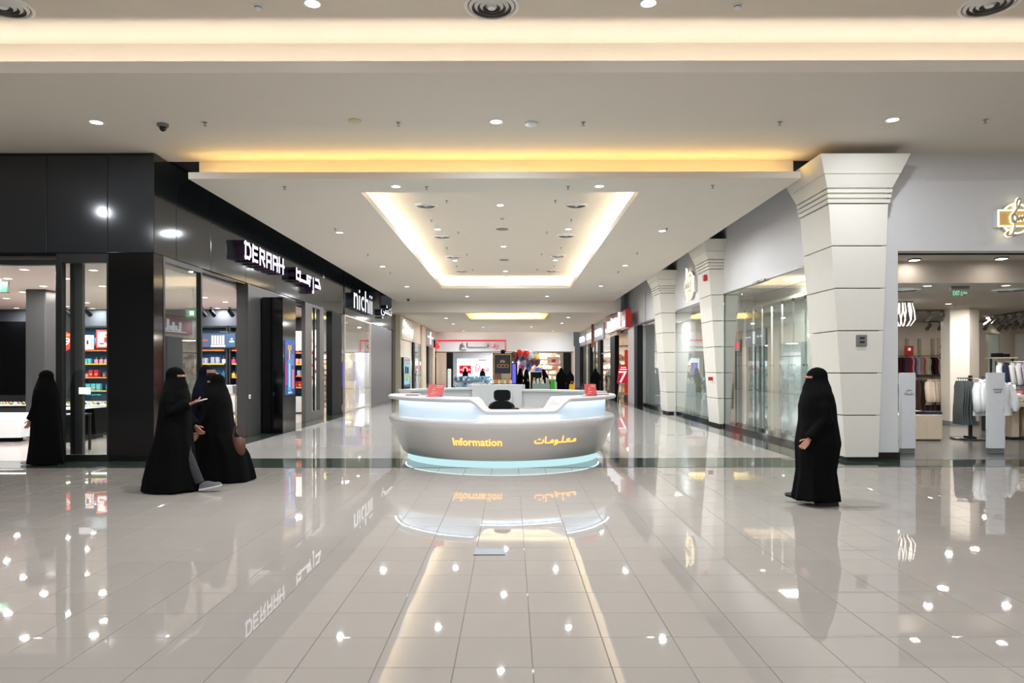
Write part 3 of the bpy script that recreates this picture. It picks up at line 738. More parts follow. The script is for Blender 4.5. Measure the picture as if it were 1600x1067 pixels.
# shelf units with goods
PACK = [(232, 226, 218), (206, 172, 110), (228, 150, 160), (196, 44, 50), (40, 110, 150), (36, 36, 42), (90, 190, 196), (226, 190, 70), (120, 88, 70), (224, 60, 130), (150, 160, 190), (240, 130, 60)]
m_pack = [mat('carton %d' % i, c, .35) for i, c in enumerate(PACK)]
PNAME = ['white', 'gold', 'pink', 'red', 'blue', 'black', 'turquoise', 'yellow', 'brown', 'magenta', 'lilac', 'orange']
m_cap = mat('bottle cap', (190, 160, 100), .25, metal=.8)
bx = thing('perfume_box', 'white perfume carton on the lit shelves of the perfume shop', 'box', (0, 0, 0), 'perfume goods on the shelves')
MB().box(-.05, .05, -.05, .05, 0, .17, .004).build('carton', m_pack[0], bx); MB().quad((-.03, -.0512, .05), (.03, -.0512, .05), (.03, -.0512, .09), (-.03, -.0512, .09)).build('label', m_pack[1], bx)
bt = thing('perfume_bottle', 'white perfume bottle on the lit shelves of the perfume shop', 'bottle', (0, 0, 0), 'perfume goods on the shelves')
MB().box(-.045, .045, -.025, .025, 0, .11, .008).build('flask', m_pack[0], bt); MB().lathe([(.02, .11), (.02, .16), (.015, .165)], 0, 0, 10).build('cap', m_cap, bt)
used_proto = {bx.name: False, bt.name: False}
def goods(x0, x1, y, z, row, where, smax=.2):
    x = x0 + .06; cnt = 0
    while x < x1 - .06:
        run = random.randint(2, 5); ci = random.randrange(len(PACK)); kind = random.choice((bx, bx, bt)); s = random.uniform(.85, 1.35); wd = .125 * s
        for q in range(run):
            if x > x1 - .06: break
            cnt += 1; lab = '%s perfume %s on the %s shelf of %s, %s from its left' % (PNAME[ci], 'carton' if kind is bx else 'bottle', row, where, ORDS[cnt - 1])
            if not used_proto[kind.name]: o = kind; used_proto[kind.name] = True; o.location = (x, y, z); o['label'] = lab; o.scale = (s, s, s)
            else: o = dup(kind, (x, y, z), label=lab, scale=(s, s, s))
            override([c for c in o.children if c.name.startswith(('carton', 'flask'))][0], m_pack[ci])
            x += wd
        x += random.uniform(.02, .14)

def shelf_unit(x0, x1, y, zs, label, where, ztop, names, back=m_blueback):
    t = thing('shelf_unit', label, 'shelf unit', ((x0 + x1) / 2, y, 0), 'lit shelf units of the perfume shop')
    MB().box(x0, x1, y + .36, y + .40, .08, ztop).build('back_panel', back, t)
    for x in (x0, x1 - .05): MB().box(x, x + .05, y, y + .40, 0, ztop).build('upright', m_shelf, t)
    MB().box(x0 + .05, x1 - .05, y + .02, y + .38, ztop - .06, ztop).build('top_rail', m_shelf, t)
    MB().box(x0 + .05, x1 - .05, y + .02, y + .40, .05, .62).build('base_cabinet', m_white, t)
    for k, z in enumerate(zs):
        MB().box(x0 + .05, x1 - .05, y, y + .36, z - .025, z).build('shelf', m_shelf, t)
        MB().box(x0 + .1, x1 - .1, y - .008, y, z - .03, z + .008).build('price_strip', m_pack[11] if k % 2 else m_pack[7], t)
        goods(x0 + .05, x1 - .05, y + .10, z, names[k], where)
        area('shelf_led', ((x0 + x1) / 2, y + .3, z + .40), (x1 - x0) * .9, 6 * (x1 - x0), (.70, .88, 1), (0, 0, 0), .03)
    return t
ZS_ = [.95, 1.36, 1.78, 2.2]
NS = ['lowest', 'second', 'third', 'top']
ux = [-13.55, -12.35, -11.1, -9.85, -8.75, -7.52]
for k, (a, b) in enumerate(zip(ux, ux[1:])):
    if k in (2,): continue
    shelf_unit(a + .02, b - .02, 21.75, ZS_, 'dark shelf unit with blue lit back, %s from the left along the back wall' % ORDS[k], 'the %s unit' % ORDS[k], 2.95, NS)
# posters standing on the shelf tops
def poster(x0, x1, y, z0, z1, frame, face, label, deco):
    t = thing('shelf_poster', label, 'poster', ((x0 + x1) / 2, y, z0), 'posters over the perfume shelves')
    MB().box(x0, x1, y, y + .03, z0, z1, .005).build('frame', frame, t)
    MB().box(x0 + .05, x1 - .05, y - .004, y, z0 + .05, z1 - .05).build('face', face, t)
    for (u0, u1, v0, v1, m) in deco:
        X0, X1 = x0 + (x1 - x0) * u0, x0 + (x1 - x0) * u1; Z0, Z1 = z0 + (z1 - z0) * v0, z0 + (z1 - z0) * v1
        MB().box(X0, X1, y - .007, y - .004, Z0, Z1).build('print', m, t)
    return t
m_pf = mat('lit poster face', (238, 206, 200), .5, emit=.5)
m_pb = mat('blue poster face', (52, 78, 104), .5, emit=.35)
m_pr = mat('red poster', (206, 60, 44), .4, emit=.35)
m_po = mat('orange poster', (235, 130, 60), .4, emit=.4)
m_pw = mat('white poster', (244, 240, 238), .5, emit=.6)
poster(XY(150, 21.7), XY(178, 21.7), 21.7, 2.26, 2.82, m_pr, m_pw, 'white poster in a wide red frame above the perfume shelves', [(.2, .45, .2, .3, m_pr), (.45, .75, .3, .6, m_pr), (.5, .8, .65, .8, m_po)])
t = poster(XY(314, 21.7), XY(370, 21.7), 21.7, 2.24, 2.76, m_frame, m_pb, 'wide blue poster showing a row of perfume bottles above the shelves', [(.3 + .075 * k, .35 + .075 * k, .25, .78, m_pf) for k in range(5)] + [(.28, .68, .10, .22, m_pf), (.06, .2, .45, .55, m_pr), (.8, .92, .38, .46, m_pw), (.84, .88, .52, .62, m_pw)])
poster(XY(128, 21.7), XY(146, 21.7), 21.7, 2.22, 2.66, m_pf, m_pf, 'small pale pink gift box card between the red posters', [(.1, .13, .1, .8, m_pr), (.85, .88, .1, .8, m_pr), (.42, .58, .35, .65, m_dark)])
t = thing('round_sign', 'round red sale sign reading 59 behind the entrance glass', 'sign', (XY(97, 21.68), 21.68, 2.5))
sx_ = XY(99, 21.68)
a = MB(); a.loft([[(sx_ + .30 * cos(q * pi / 16), yy, 2.47 + .30 * sin(q * pi / 16)) for q in range(32)] for yy in (21.68, 21.71)]); a.build('disc', m_pr, t)
text('59', (sx_ - .14, 21.68, 2.36), 'cam', .34, .22, .01, 'lettering', m_pw, t); MB().box(sx_ - .2, sx_ + .22, 21.67, 21.68, 2.63, 2.69).build('print', m_po, t)
t = thing('round_sign', 'white round sign ringed with small red dots above the shelves', 'sign', (XY(386, 21.68), 21.68, 2.5))
sx_ = XY(386, 21.68); a = MB(); a.loft([[(sx_ + .26 * cos(q * pi / 16), yy, 2.44 + .26 * sin(q * pi / 16)) for q in range(32)] for yy in (21.68, 21.71)]); a.build('disc', m_pw, t)
for q in range(10):
    u, v_ = sx_ + .19 * cos(q * pi / 5), 2.44 + .19 * sin(q * pi / 5)
    MB().prism([(u + .03 * cos(w * pi / 4), v_ + .03 * sin(w * pi / 4)) for w in range(8)], 21.67, 21.68, 'y').build('dot', m_pr, t)
# exit sign behind the side glass, exit sign at the left edge
def exit_box(x, y, z, w, label, col=(60, 170, 110)):
    t = thing('exit_sign', label, 'sign', (x, y, z + .3))
    MB().box(x - w / 2, x + w / 2, y, y + .04, z, z + w * .7, .005).build('box', m_panel, t)
    m = mat('exit green', (36, 120, 80), .4, emit=.35, ecol=(40, 170, 110))
    MB().box(x - w * .42, x + w * .42, y - .004, y, z + w * .08, z + w * .6).build('face', m, t)
    MB().box(x - w * .2, x + w * .1, y - .008, y - .004, z + w * .2, z + w * .5).build('pictogram', m_pw, t)
    MB().tube([(x, y + .02, z + w * .7), (x, y + .02, ZI)], .008, 6).build('rod', m_steel, t)
exit_box(XY(301, 16.5), 16.5, 2.80, .34, 'green running man exit sign hanging behind the side glass of the perfume shop')
exit_box(XY(0, 14.5), 14.5, 3.18, .34, 'green exit sign cut by the left edge of the frame')

# ------------------------------------------------------------------ entrance of the perfume shop, facing the concourse
pil = tag(MB().box(-7.04, XL - .02, YF + .02, YF + .35, 0, ZH, .006).build('corner_pier', m_blackgloss), 'black gloss pier at the corner of the perfume shop', 'pier')
t = thing('glazed_screen', 'tall framed glass panel beside the perfume shop entrance with a notice stuck on it', 'glass panel', (-7.5, YF + .1, 0))
x0, x1 = -7.97, -7.04
MB().box(x0, x0 + .11, YF + .03, YF + .15, 0, ZH, .004).build('stile', m_frame, t); MB().box(x1 - .04, x1, YF + .03, YF + .15, 0, ZH, .004).build('stile', m_frame, t)
MB().box(x0 + .11, x1 - .04, YF + .03, YF + .15, 0, .11, .004).build('bottom_rail', m_frame, t); MB().box(x0 + .11, x1 - .04, YF + .03, YF + .15, ZH - .17, ZH, .004).build('top_rail', m_frame, t)
MB().box(x0 + .11, x1 - .04, YF + .08, YF + .09, .11, ZH - .17).build('pane', m_glass, t)
MB().box(-7.885, -7.83, YF + .30, YF + .40, .0, ZH - .1).build('rear_stile', m_frame, t); MB().box(-7.83, -7.69, YF + .34, YF + .42, .0, ZH - .1).build('rear_post', m_panel, t)
nt_ = MB().box(XY(119, YF), XY(137.5, YF), YF + .072, YF + .078, ZY(615, YF), ZY(604.5, YF)).build('notice', m_pw, t)
text('SCAN', (XY(129, YF), YF + .072, ZY(611, YF)), 'cam', .07, .03, .001, 'lettering', m_dark, nt_) if 0 else None
lin = thing('entrance_header', 'dark header bar over the open perfume shop entrance at the left', 'header', (-12, YF + .1, 3.5))
MB().box(-17, x0, YF + .05, YF + .2, 3.44, 3.53).build('lower_rail', m_frame, lin); MB().box(-17, x0, YF + .02, YF + .3, 3.58, ZH).build('upper_rail', m_blackgloss, lin)

# ------------------------------------------------------------------ corridor front of the perfume shop
t = thing('glazed_screen', 'framed side glass of the perfume shop just round the corner pier', 'glass panel', (XL - .1, 13.5, 0))
def side_panel(t, y0, y1, fr=.07, z0=.0, pane=m_glass):
    MB().box(XL - .12, XL - .02, y0, y0 + fr, z0, ZH, .004).build('stile', m_frame, t); MB().box(XL - .12, XL - .02, y1 - fr, y1, z0, ZH, .004).build('stile', m_frame, t)
    MB().box(XL - .12, XL - .02, y0 + fr, y1 - fr, z0, z0 + .1, .004).build('bottom_rail', m_frame, t); MB().box(XL - .12, XL - .02, y0 + fr, y1 - fr, ZH - .1, ZH, .004).build('top_rail', m_frame, t)
    MB().box(XL - .075, XL - .065, y0 + fr, y1 - fr, z0 + .1, ZH - .1).build('pane', pane, t)
side_panel(t, 12.65, 14.25)
t = tag(MB().box(XL - .28, XL - .03, 16.67, 18.9, 0, ZH, .006).box(XL - .03, XL, 16.67, 16.78, 0, ZH).build('wall_panel', m_panel), 'wide charcoal wall panel between the perfume shop opening and the advertising totem', 'panel')
t = thing('access_reader', 'small white card reader on the charcoal wall panel', 'control', (XL, 18.1, 1.63))
MB().box(XL - .03, XL + .02, 17.95, 18.25, 1.56, 1.66, .01).build('plate', m_white, t); MB().box(XL + .02, XL + .03, 18.02, 18.18, 1.66, 1.72).build('key', m_white, t)
t = thing('door_switch', 'small white lock switch on the edge of the shop opening', 'control', (XL, 16.7, .95))
MB().box(XL - .0, XL + .03, 16.68, 16.77, .90, 1.0, .008).build('plate', m_white, t); MB().box(XL + .03, XL + .04, 16.71, 16.74, .93, .97).build('key', m_greyp, t)
# totem
t = thing('advertising_totem', 'black advertising totem with a lit screen showing a blue perfume bottle', 'totem', (-5.9, 18.05, 0))
MB().box(XL, -5.70, 17.56, 18.62, 0, 3.40, .01).build('case', m_blackgloss, t)
m_scr = mat('dark blue screen', (30, 44, 80), .2, emit=.5, ecol=(50, 90, 160))
MB().box(-5.70, -5.692, 17.70, 18.50, .95, 2.35).build('screen', m_scr, t)
scr = [(.30, .62, 1.05, 1.85, (110, 190, 235)), (.38, .54, 1.85, 2.1, (240, 210, 170)), (.05, .25, 1.2, 1.8, (200, 90, 160)), (.70, .92, 1.1, 1.6, (236, 150, 190)), (.28, .66, 2.1, 2.22, (230, 190, 140)), (.40, .50, 1.15, 1.75, (225, 245, 255)), (.1, .9, 2.28, 2.34, (90, 130, 240)), (.62, .9, 1.7, 2.0, (150, 140, 220)), (.3, .7, .98, 1.03, (190, 225, 255))]
for k, (u0, u1, z0, z1, c) in enumerate(scr):
    MB().box(-5.692, -5.690 + k * .0004, 17.70 + u0 * .8, 17.70 + u1 * .8, z0, z1).build('picture', emis('screen colour %d' % k, c, .8), t)
# between totem and black pier: opening, grey framed leaf, second leaf
t = thing('door_leaf', 'charcoal framed glass door leaf folded beside the totem', 'door leaf', (XL - .05, 22.3, 0), 'framed glass leaves of the perfume shop')
MB().box(XL - .12, XL - .0, 21.3, 22.0, 0, ZH, .004).build('stile', m_panel, t); MB().box(XL - .12, XL - .0, 22.9, 23.4, 0, ZH, .004).build('stile', m_panel, t)
MB().box(XL - .12, XL, 22.0, 22.9, 0, .28, .004).build('bottom_rail', m_panel, t); MB().box(XL - .12, XL, 22.0, 22.9, ZH - .1, ZH, .004).build('top_rail', m_panel, t)
MB().box(XL - .07, XL - .06, 22.0, 22.9, .28, ZH - .1).build('pane', m_glass, t); MB().box(XL - .1, XL - .04, 22.42, 22.48, .28, ZH - .1).build('mullion', m_black, t)
t = tag(MB().box(XL - .30, XL + .03, 24.35, 25.75, 0, ZH - .035, .006).build('black_pier', m_black), 'black gloss pier between the perfume shop and the fashion shop', 'pier')
MB().box(XL - .08, XL - .07, 23.4, 24.35, 0, ZH).build('window_1', m_glass)['kind'] = 'structure'
# second room seen past the totem
MB().box(-10, XL - .3, 22.4, 26.0, ZI, ZI + .08).build('ceiling_second_room', m_shopceil)['kind'] = 'structure'
MB().box(-10, XL - .3, 25.9, 26.0, 0, ZI).build('wall_second_room', m_shopwall)['kind'] = 'structure'
area('shop_fill', (-7.3, 24, ZI - .05), .5, 140, (1, .93, .88))  # added fill for the second room, no fitting
u = shelf_unit(-8.6, -7.35, 25.4, ZS_, 'dark shelf unit with blue back seen between the totem and the folded door leaf', 'the second room', 3.0, NS)
poster(-8.4, -7.5, 25.38, 2.28, 2.98, m_pf, m_pf, 'pale pink advertising card over the shelf unit of the second room', [(.35, .65, .2, .5, m_pr), (.4, .6, .52, .56, m_dark)])
t = thing('banner_stand', 'tall white banner with red dots in the second room behind the door leaf', 'banner', (-7.15, 25.2, 0))
MB().box(-7.2, -6.85, 25.15, 25.18, 1.0, 3.0).build('cloth', m_pw, t); MB().box(-7.3, -6.7, 25.05, 25.30, 0, 1.0, .01).build('plinth', m_white, t)
for k in range(7): MB().box(-7.13 + .12 * (k % 2), -7.03 + .12 * (k % 2), 25.14, 25.15, 1.25 + k * .22, 1.36 + k * .22).build('print', m_pr, t)
# gold stand in front of the perfume shelves
t = thing('gold_stand', 'slim gold wire stand with a white box on top by the shop opening', 'stand', (-7.0, 17.2, 0))
for x in (-7.25, -6.95, -6.62):
    for y in (16.9, 17.3): MB().tube([(x, y, 0), (x, y, 1.02)], .012, 6).build('post', m_gold, t)
for z in (.45, .98):
    MB().tube([(-7.25, 16.9, z), (-6.62, 16.9, z), (-6.62, 17.3, z), (-7.25, 17.3, z), (-7.25, 16.9, z)], .012, 6).build('rail', m_gold, t)
MB().box(-7.24, -6.63, 16.92, 17.28, 1.0, 1.012).build('top_plate', m_white, t)
t = tag(MB().box(-7.0, -6.72, 16.98, 17.22, 1.012, 1.22, .01).build('white_box', m_white), 'white cube box on top of the gold wire stand', 'box')
t = thing('display_plinth', 'white display plinth inside the opening behind the gold stand', 'plinth', (-7.2, 19.2, 0))
MB().box(-8.1, -6.75, 18.9, 19.5, .08, .92, .01).build('body', m_white, t); MB().box(-8.05, -6.8, 18.95, 19.45, 0, .08).build('base', m_black, t)
for k in range(8):
    lab = '%s perfume carton on the white plinth in the opening' % PNAME[(k * 5) % 12]
    o = dup(bx, (-8.0 + k * .16, 19.05, .92), label=lab, group='cartons on the white plinth'); override([c for c in o.children if c.name.startswith('carton')][0], m_pack[(k * 5) % 12])

# ------------------------------------------------------------------ shop signs on the left
LET = {'D': [[(.12, 0), (.12, 1)], [(0, .93), (.7, .93), (.95, .7), (.95, .28), (.7, .07), (.05, .07)]], 'E': [[(.1, 0), (.1, 1)], [(.1, .93), (.85, .93)], [(.1, .5), (.75, .5)], [(.1, .07), (.85, .07)]],
       'R': [[(.1, 0), (.1, 1)], [(.1, .93), (.85, .93), (.85, .48), (.1, .48)], [(.45, .48), (.88, 0)]], 'A': [[(.1, 0), (.1, .93), (.9, .93), (.9, 0)], [(.1, .42), (.9, .42)]],
       'H': [[(.1, 0), (.1, 1)], [(.9, 0), (.9, 1)], [(-.1, .5), (1.12, .5)]]}
t = thing('shop_sign', 'white lit block letters with dark purple sides on the charcoal fascia', 'sign', (XL, 17.3, 4.3))
XF = -6.02
for k, ch in enumerate('DERAAH'):
    y = 15.92 + k * .465; w, h_ = .375, .36
    a = MB(); strokes(a, LET[ch], (XL, y, 4.13), 'left', w, h_, .075, XF - XL - .004); o = a.build('letter', m_purple, t)
    b = MB(); strokes(b, LET[ch], (XF - .004, y, 4.13), 'left', w, h_, .068, .006); b.build('lit_face', m_signlit, o)
t2 = thing('shop_sign', 'white lit arabic block letters with dark purple sides on the charcoal fascia', 'sign', (XL, 21, 4.25))
AR = [([[(.0, .42), (.0, 1.05)], [(.0, .88), (.26, .88)], [(.24, .95), (.24, .36)], [(0, .42), (.95, .42), (.95, .30)], [(.75, .42), (.75, .88), (1.05, .88)], [(.75, .62), (.98, .62)]], 0, 1.35),
      ([[(.10, .9), (.10, -.1), (-.04, -.1)]], 1.62, .5), ([[(0, .40), (.9, .40), (.62, .92), (.05, .92)], [(.0, .45), (.9, .45)]], 1.90, .60)]
for segs, y, w in AR:
    a = MB(); strokes(a, segs, (XL, 19.75 + y, 3.98), 'left', w, .42, .085, XF - XL - .004); o = a.build('letter', m_purple, t2)
    b = MB(); strokes(b, segs, (XF - .004, 19.75 + y, 3.98), 'left', w, .42, .076, .006); b.build('lit_face', m_signlit, o)
t = thing('shop_sign', 'tall white lit lowercase letters on the fascia of the fashion shop', 'sign', (XL, 28.8, 4.3))
yy = 26.95
for ch, w, h_ in (('n', .72, .60), ('i', .18, .80), ('c', .56, .60), ('h', .72, .86), ('i', .18, .80), ('i', .18, .80)):
    o = text(ch, (XL + .03, yy, 3.95), 'left', w, h_, .17, 'letter', m_letterside, t, 2)
    text(ch, (XL + .20, yy + .008, 3.955), 'left', w, h_, .008, 'lit_face', m_signlit2, o, 2); yy += w + .20
t = thing('shop_sign', 'white lit arabic letters at the end of the fashion shop fascia', 'sign', (XL, 34.3, 4.2))
o = text('\uFEF2\uFEB8\uFE98\uFEE7', (XL + .03, 32.6, 3.98), 'left', 2.9, .72, .17, 'lettering', m_letterside, t)
text('\uFEF2\uFEB8\uFE98\uFEE7', (XL + .20, 32.6, 3.98), 'left', 2.9, .72, .008, 'lit_face', m_signlit2, o)

# ------------------------------------------------------------------ fashion shop on the left: glass front, mannequin, shutter
MB().box(-12, XL - .3, 26.0, 38.2, 3.9, 3.98).build('ceiling_fashion_shop', m_shopceil)['kind'] = 'structure'
MB().box(-12, XL - .3, 38.1, 38.2, 0, 3.9).build('wall_fashion_shop_back', m_wall)['kind'] = 'structure'
MB().box(-12.1, -12, 26, 38.2, 0, 3.9).build('wall_fashion_shop_west', m_wall)['kind'] = 'structure'
for y in (27.5, 30.5, 34): area('shop_fill', (-8.2, y, 3.85), .6, 100, (1, .95, .9))  # fill light added under the ceiling without fittings
t = thing('shop_window', 'tall glass shop window with thin light frame in front of the mannequin', 'window', (XL, 28.6, 0))
m_lightframe = mat('pale metal frame', (196, 188, 176), .3, metal=.3)
for y in (26.25, 31.05): MB().box(XL - .05, XL + .03, y - .04, y + .04, 0, ZH).build('stile', m_lightframe, t)
MB().box(XL - .05, XL + .03, 26.29, 31.01, ZH - .05, ZH).build('top_rail', m_lightframe, t); MB().box(XL - .05, XL + .03, 26.29, 31.01, 0, .05).build('bottom_rail', m_lightframe, t)
for a, b in ((26.29, 28.6), (28.62, 31.01)): MB().box(XL - .012, XL, a, b, .05, ZH - .05).build('pane', m_glass, t)
tag(MB().box(XL - .25, XL + .01, 31.1, 36.6, 0, ZH - .035, .006).build('shutter_panel', m_panel2), 'wide plain grey panel at the end of the fashion shop front', 'panel')
tag(MB().box(XL - .25, XL + .03, 36.65, 37.7, 0, ZH - .035, .006).build('black_pier', m_blackgloss), 'narrow black pier at the far end of the fashion shop front', 'pier')
t = thing('mannequin', 'white headless-faced mannequin in a blue top and beige skirt behind the shop window', 'mannequin', (-6.58, 28.7, 0))
m_mann = mat('white mannequin', (232, 230, 228), .4); m_bluetop = mat('blue knit', (30, 52, 130), .8, bump=.2); m_skirt = mat('beige skirt', (206, 184, 156), .8, noise=.15)
mx, my = -6.58, 28.7
def body_rings(mb, prof, n=18): return mb.loft([[(mx + ox + rx * cos(2 * pi * k / n), my + ry * sin(2 * pi * k / n), z) for k in range(n)] for z, rx, ry, ox in prof])
body_rings(MB(), [(1.12, .17, .14, 0), (1.3, .15, .12, 0), (1.45, .19, .12, 0), (1.58, .20, .10, 0), (1.66, .08, .07, 0)]).build('top', m_bluetop, t, True)
body_rings(MB(), [(.58, .24, .22, 0), (.8, .21, .18, 0), (1.05, .18, .15, 0), (1.14, .16, .13, 0)]).build('skirt', m_skirt, t, True)
body_rings(MB(), [(1.62, .055, .055, 0), (1.72, .055, .055, 0), (1.75, .08, .085, 0), (1.85, .10, .11, 0), (1.95, .085, .095, 0), (1.99, .02, .02, 0)]).build('head', m_mann, t, True)
for s in (-1, 1):
    MB().tube([(mx + s * .19, my, 1.56), (mx + s * .25, my - .02, 1.3), (mx + s * .24, my - .08, 1.12)], [.06, .05, .045], 8).build('sleeve', m_bluetop, t, True)
    MB().tube([(mx + s * .24, my - .08, 1.13), (mx + s * .22, my - .13, .95), (mx + s * .21, my - .14, .86)], [.035, .028, .02], 8).build('hand', m_mann, t, True)
    MB().tube([(mx + s * .09, my, .62), (mx + s * .09, my, .32), (mx + s * .09, my - .01, .08)], [.06, .05, .035], 8).build('leg', m_mann, t, True)
    MB().box(mx + s * .09 - .04, mx + s * .09 + .04, my - .16, my + .06, .03, .09, .015).build('foot', m_mann, t)
MB().lathe([(.25, 0.002), (.25, .03)], mx, my, 20).build('stand', m_lightframe, t)
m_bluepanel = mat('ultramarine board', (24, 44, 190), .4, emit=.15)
for k, (x, y, w, z0, z1) in enumerate(((-7.66, 32.0, .34, .8, 1.95), (-7.06, 32.2, .34, .8, 1.95))):
    t = thing('display_board', 'ultramarine blue display board behind the mannequin, %s one' % ('left', 'right')[k], 'board', (x, y, 0), 'blue boards of the fashion shop')
    MB().box(x - w / 2, x + w / 2, y, y + .08, z0, z1, .01).build('board', m_bluepanel, t); MB().box(x - w / 2 + .1, x - w / 2 + .16, y + .02, y + .06, 0, z0).build('leg', m_frame, t); MB().box(x + w / 2 - .16, x + w / 2 - .1, y + .02, y + .06, 0, z0).build('leg', m_frame, t)
t = thing('clothes_rack', 'long rack of light clothes deep inside the fashion shop behind the mannequin', 'rack', (-8.3, 36, 0))
MB().box(-10, -6.7, 36.4, 36.45, 0, 2.6).build('panel', m_wall, t)
_mb = MB()
for k in range(60):
    _mb.cur = k * 7 % 5; _x = -9.9 + k * .053; _mb.box(_x, _x + .04, 36.0, 36.35, .5 + .3 * (k % 3 == 0), 1.35).box(_x, _x + .04, 36.0, 36.35, 1.6, 2.4 - .1 * (k % 2))
_o = _mb.build('clothes', [mat('rack cloth %d' % i, c, .8) for i, c in enumerate([(222, 212, 196), (190, 168, 140), (206, 150, 140), (236, 234, 230), (150, 130, 112)])], t, recalc=False); _o['kind'] = 'stuff'
t = thing('price_board', 'small white price card leaning on the shop window floor', 'card', (-6.75, 30.2, 0))
MB().loft([[(-6.72, 31.2, .02), (-6.42, 31.2, .02), (-6.42, 31.24, .02), (-6.72, 31.24, .02)], [(-6.72, 31.4, .5), (-6.42, 31.4, .5), (-6.42, 31.44, .5), (-6.72, 31.44, .5)]]).build('card', m_pw, t); MB().box(-6.72, -6.42, 31.22, 31.5, 0, .02).build('foot', m_frame, t)
# ------------------------------------------------------------------ right corridor front: glass windows
def shop_glass(y0, y1, ztop, splits, label):
    t = thing('shop_window', label, 'window', (XR + .05, (y0 + y1) / 2, 0), 'frameless shop windows on the right')
    MB().box(XR - .0, XR + .08, y0, y1, ztop - .03, ztop).build('top_channel', m_steel, t); MB().box(XR - .0, XR + .08, y0, y1, 0.0, .09).build('kerb', m_green2, t)
    ys = [y0 + (y1 - y0) * k / splits for k in range(splits + 1)]
    for a, b in zip(ys, ys[1:]): MB().box(XR + .03, XR + .042, a + .006, b - .006, .09, ztop - .03).build('pane', m_glassg, t)
    return t
shop_glass(13.4, 19.5, 3.67, 4, 'wide frameless glass shop window between the near and the middle pillar')
shop_glass(20.6, 25.0, 3.60, 2, 'frameless glass window with a hanging necklace ornament between middle and far pillar')
shop_glass(26.2, 31.4, 3.50, 2, 'frameless glass window beyond the farthest pillar')
t = thing('glass_stay', 'small steel clamp on the top edge of the near glass window', 'clamp', (XR, 16.6, 3.66)); MB().box(XR - .03, XR, 16.2, 17.0, 3.63, 3.68, .006).build('plate', m_steel, t); MB().box(XR - .035, XR - .03, 16.5, 16.7, 3.64, 3.67).build('screw_plate', m_frame, t)
# room behind: sliding glass leaves, plain walls
m_greywall = mat('plain grey wall', (196, 200, 196), .6)
MB().box(7.1, 7.15, 13.1, 26.0, 0, 3.7).build('wall_right_partition', m_greywall)['kind'] = 'structure'
MB().box(XR + .2, 7.1, 12.66, 26, 3.72, 3.8).build('ceiling_right_window', m_shopceil)['kind'] = 'structure'
MB().box(XR + .2, 7.1, 20.5, 20.6, 0, 3.72).build('wall_right_divider', m_greywall)['kind'] = 'structure'
area('shop_fill', (6.6, 16.5, 3.68), .5, 85, (1, .97, .92))  # bare fill added to brighten the room behind the glass
area('shop_fill', (6.6, 23, 3.68), .5, 40, (1, .9, .8))
for k in range(9):
    y = 14.6 + k * .66
    t = thing('glass_door_leaf', 'frameless sliding glass leaf behind the near shop window, %s from the camera' % ORDS[k], 'door leaf', (6.55, y, 0), 'stacked glass leaves')
    q = [(6.38, y), (6.72, y + .74), (6.709, y + .745), (6.369, y + .005)]
    MB().prism(q, .08, 3.12).build('pane', m_glassg, t); MB().prism([(a + .02 * (1 if i in (0, 1) else -1), b) for i, (a, b) in enumerate(q)], 3.12, 3.2).build('top_rail', m_frame, t)
    MB().prism([(a + .02 * (1 if i in (0, 1) else -1), b) for i, (a, b) in enumerate(q)], 0.002, .08).build('bottom_rail', m_steel, t)
    MB().prism([(6.36, y), (6.40, y), (6.42, y + .05), (6.38, y + .05)], .08, 3.12).build('edge_strip', m_white, t)
    MB().box(6.37, 6.43, y + .02, y + .14, 1.66, 1.70).build('patch_fitting', m_frame, t)
t = thing('display_cabinet', 'white display cabinet with lit shelves behind the near window, beside the pillar', 'cabinet', (6.75, 14.2, 0))
MB().box(6.75, 7.08, 13.9, 14.5, .0, .9, .01).build('body', m_white, t); MB().box(7.04, 7.08, 13.9, 14.5, .9, 2.6).build('back', m_greywall, t)
for z in (1.25, 1.62): MB().box(6.75, 7.04, 13.9, 14.5, z, z + .03).build('shelf', m_white, t); area('shelf_led', (6.9, 14.2, z + .3), .3, 3, (1, .9, .6), (0, 0, 0), .03)
MB().box(7.03, 7.04, 13.95, 14.45, 1.95, 2.4).build('screen', mat('blue display', (60, 110, 160), .3, emit=.4), t)
# necklace ornament
m_orn = mat('pale ornament', (214, 206, 196), .4)
t = thing('necklace_ornament', 'giant white ring and thread ornament hanging behind the second glass window', 'ornament', (6.4, 22.6, 3.4))
def ring(c, ry, rz, r=.012): return [(c[0], c[1] + ry * cos(2 * pi * k / 24), c[2] + rz * sin(2 * pi * k / 24)) for k in range(25)]
MB().tube(ring((6.4, 22.6, 1.72), .42, 1.15), .014, 6).build('long_loop', m_orn, t); MB().tube(ring((6.42, 22.6, 1.55), .13, .25), .03, 6).build('ring_pendant', m_orn, t); MB().tube(ring((6.42, 22.6, .72), .1, .22), .03, 6).build('ring_pendant', m_orn, t)
MB().tube([(6.4, 22.6, 2.85), (6.4, 22.6, 3.72)], .008, 6).build('thread', m_orn, t)
MB().box(6.5, 7.09, 21.0, 25.0, .0, .75).build('window_platform', m_white)['kind'] = 'structure'
for k, (y, h_, m) in enumerate(((21.6, 1.5, m_cloth), (23.6, 1.55, m_navy))):
    t = thing('dress_form', 'dark dress form on the platform in the second window, %s one' % ('nearer', 'farther')[k], 'dress form', (6.8, y, .75), 'dress forms')
    MB().lathe([(.16, .55), (.14, .7), (.12, .85), (.17, 1.05), (.19, 1.2), (.08, 1.27), (.05, 1.34)], 6.8, y, 16, z=.75).build('torso', m, t, True); MB().lathe([(.18, 0), (.18, .02), (.02, .03), (.02, .56)], 6.8, y, 14, z=.75).build('stand', m_steel, t)

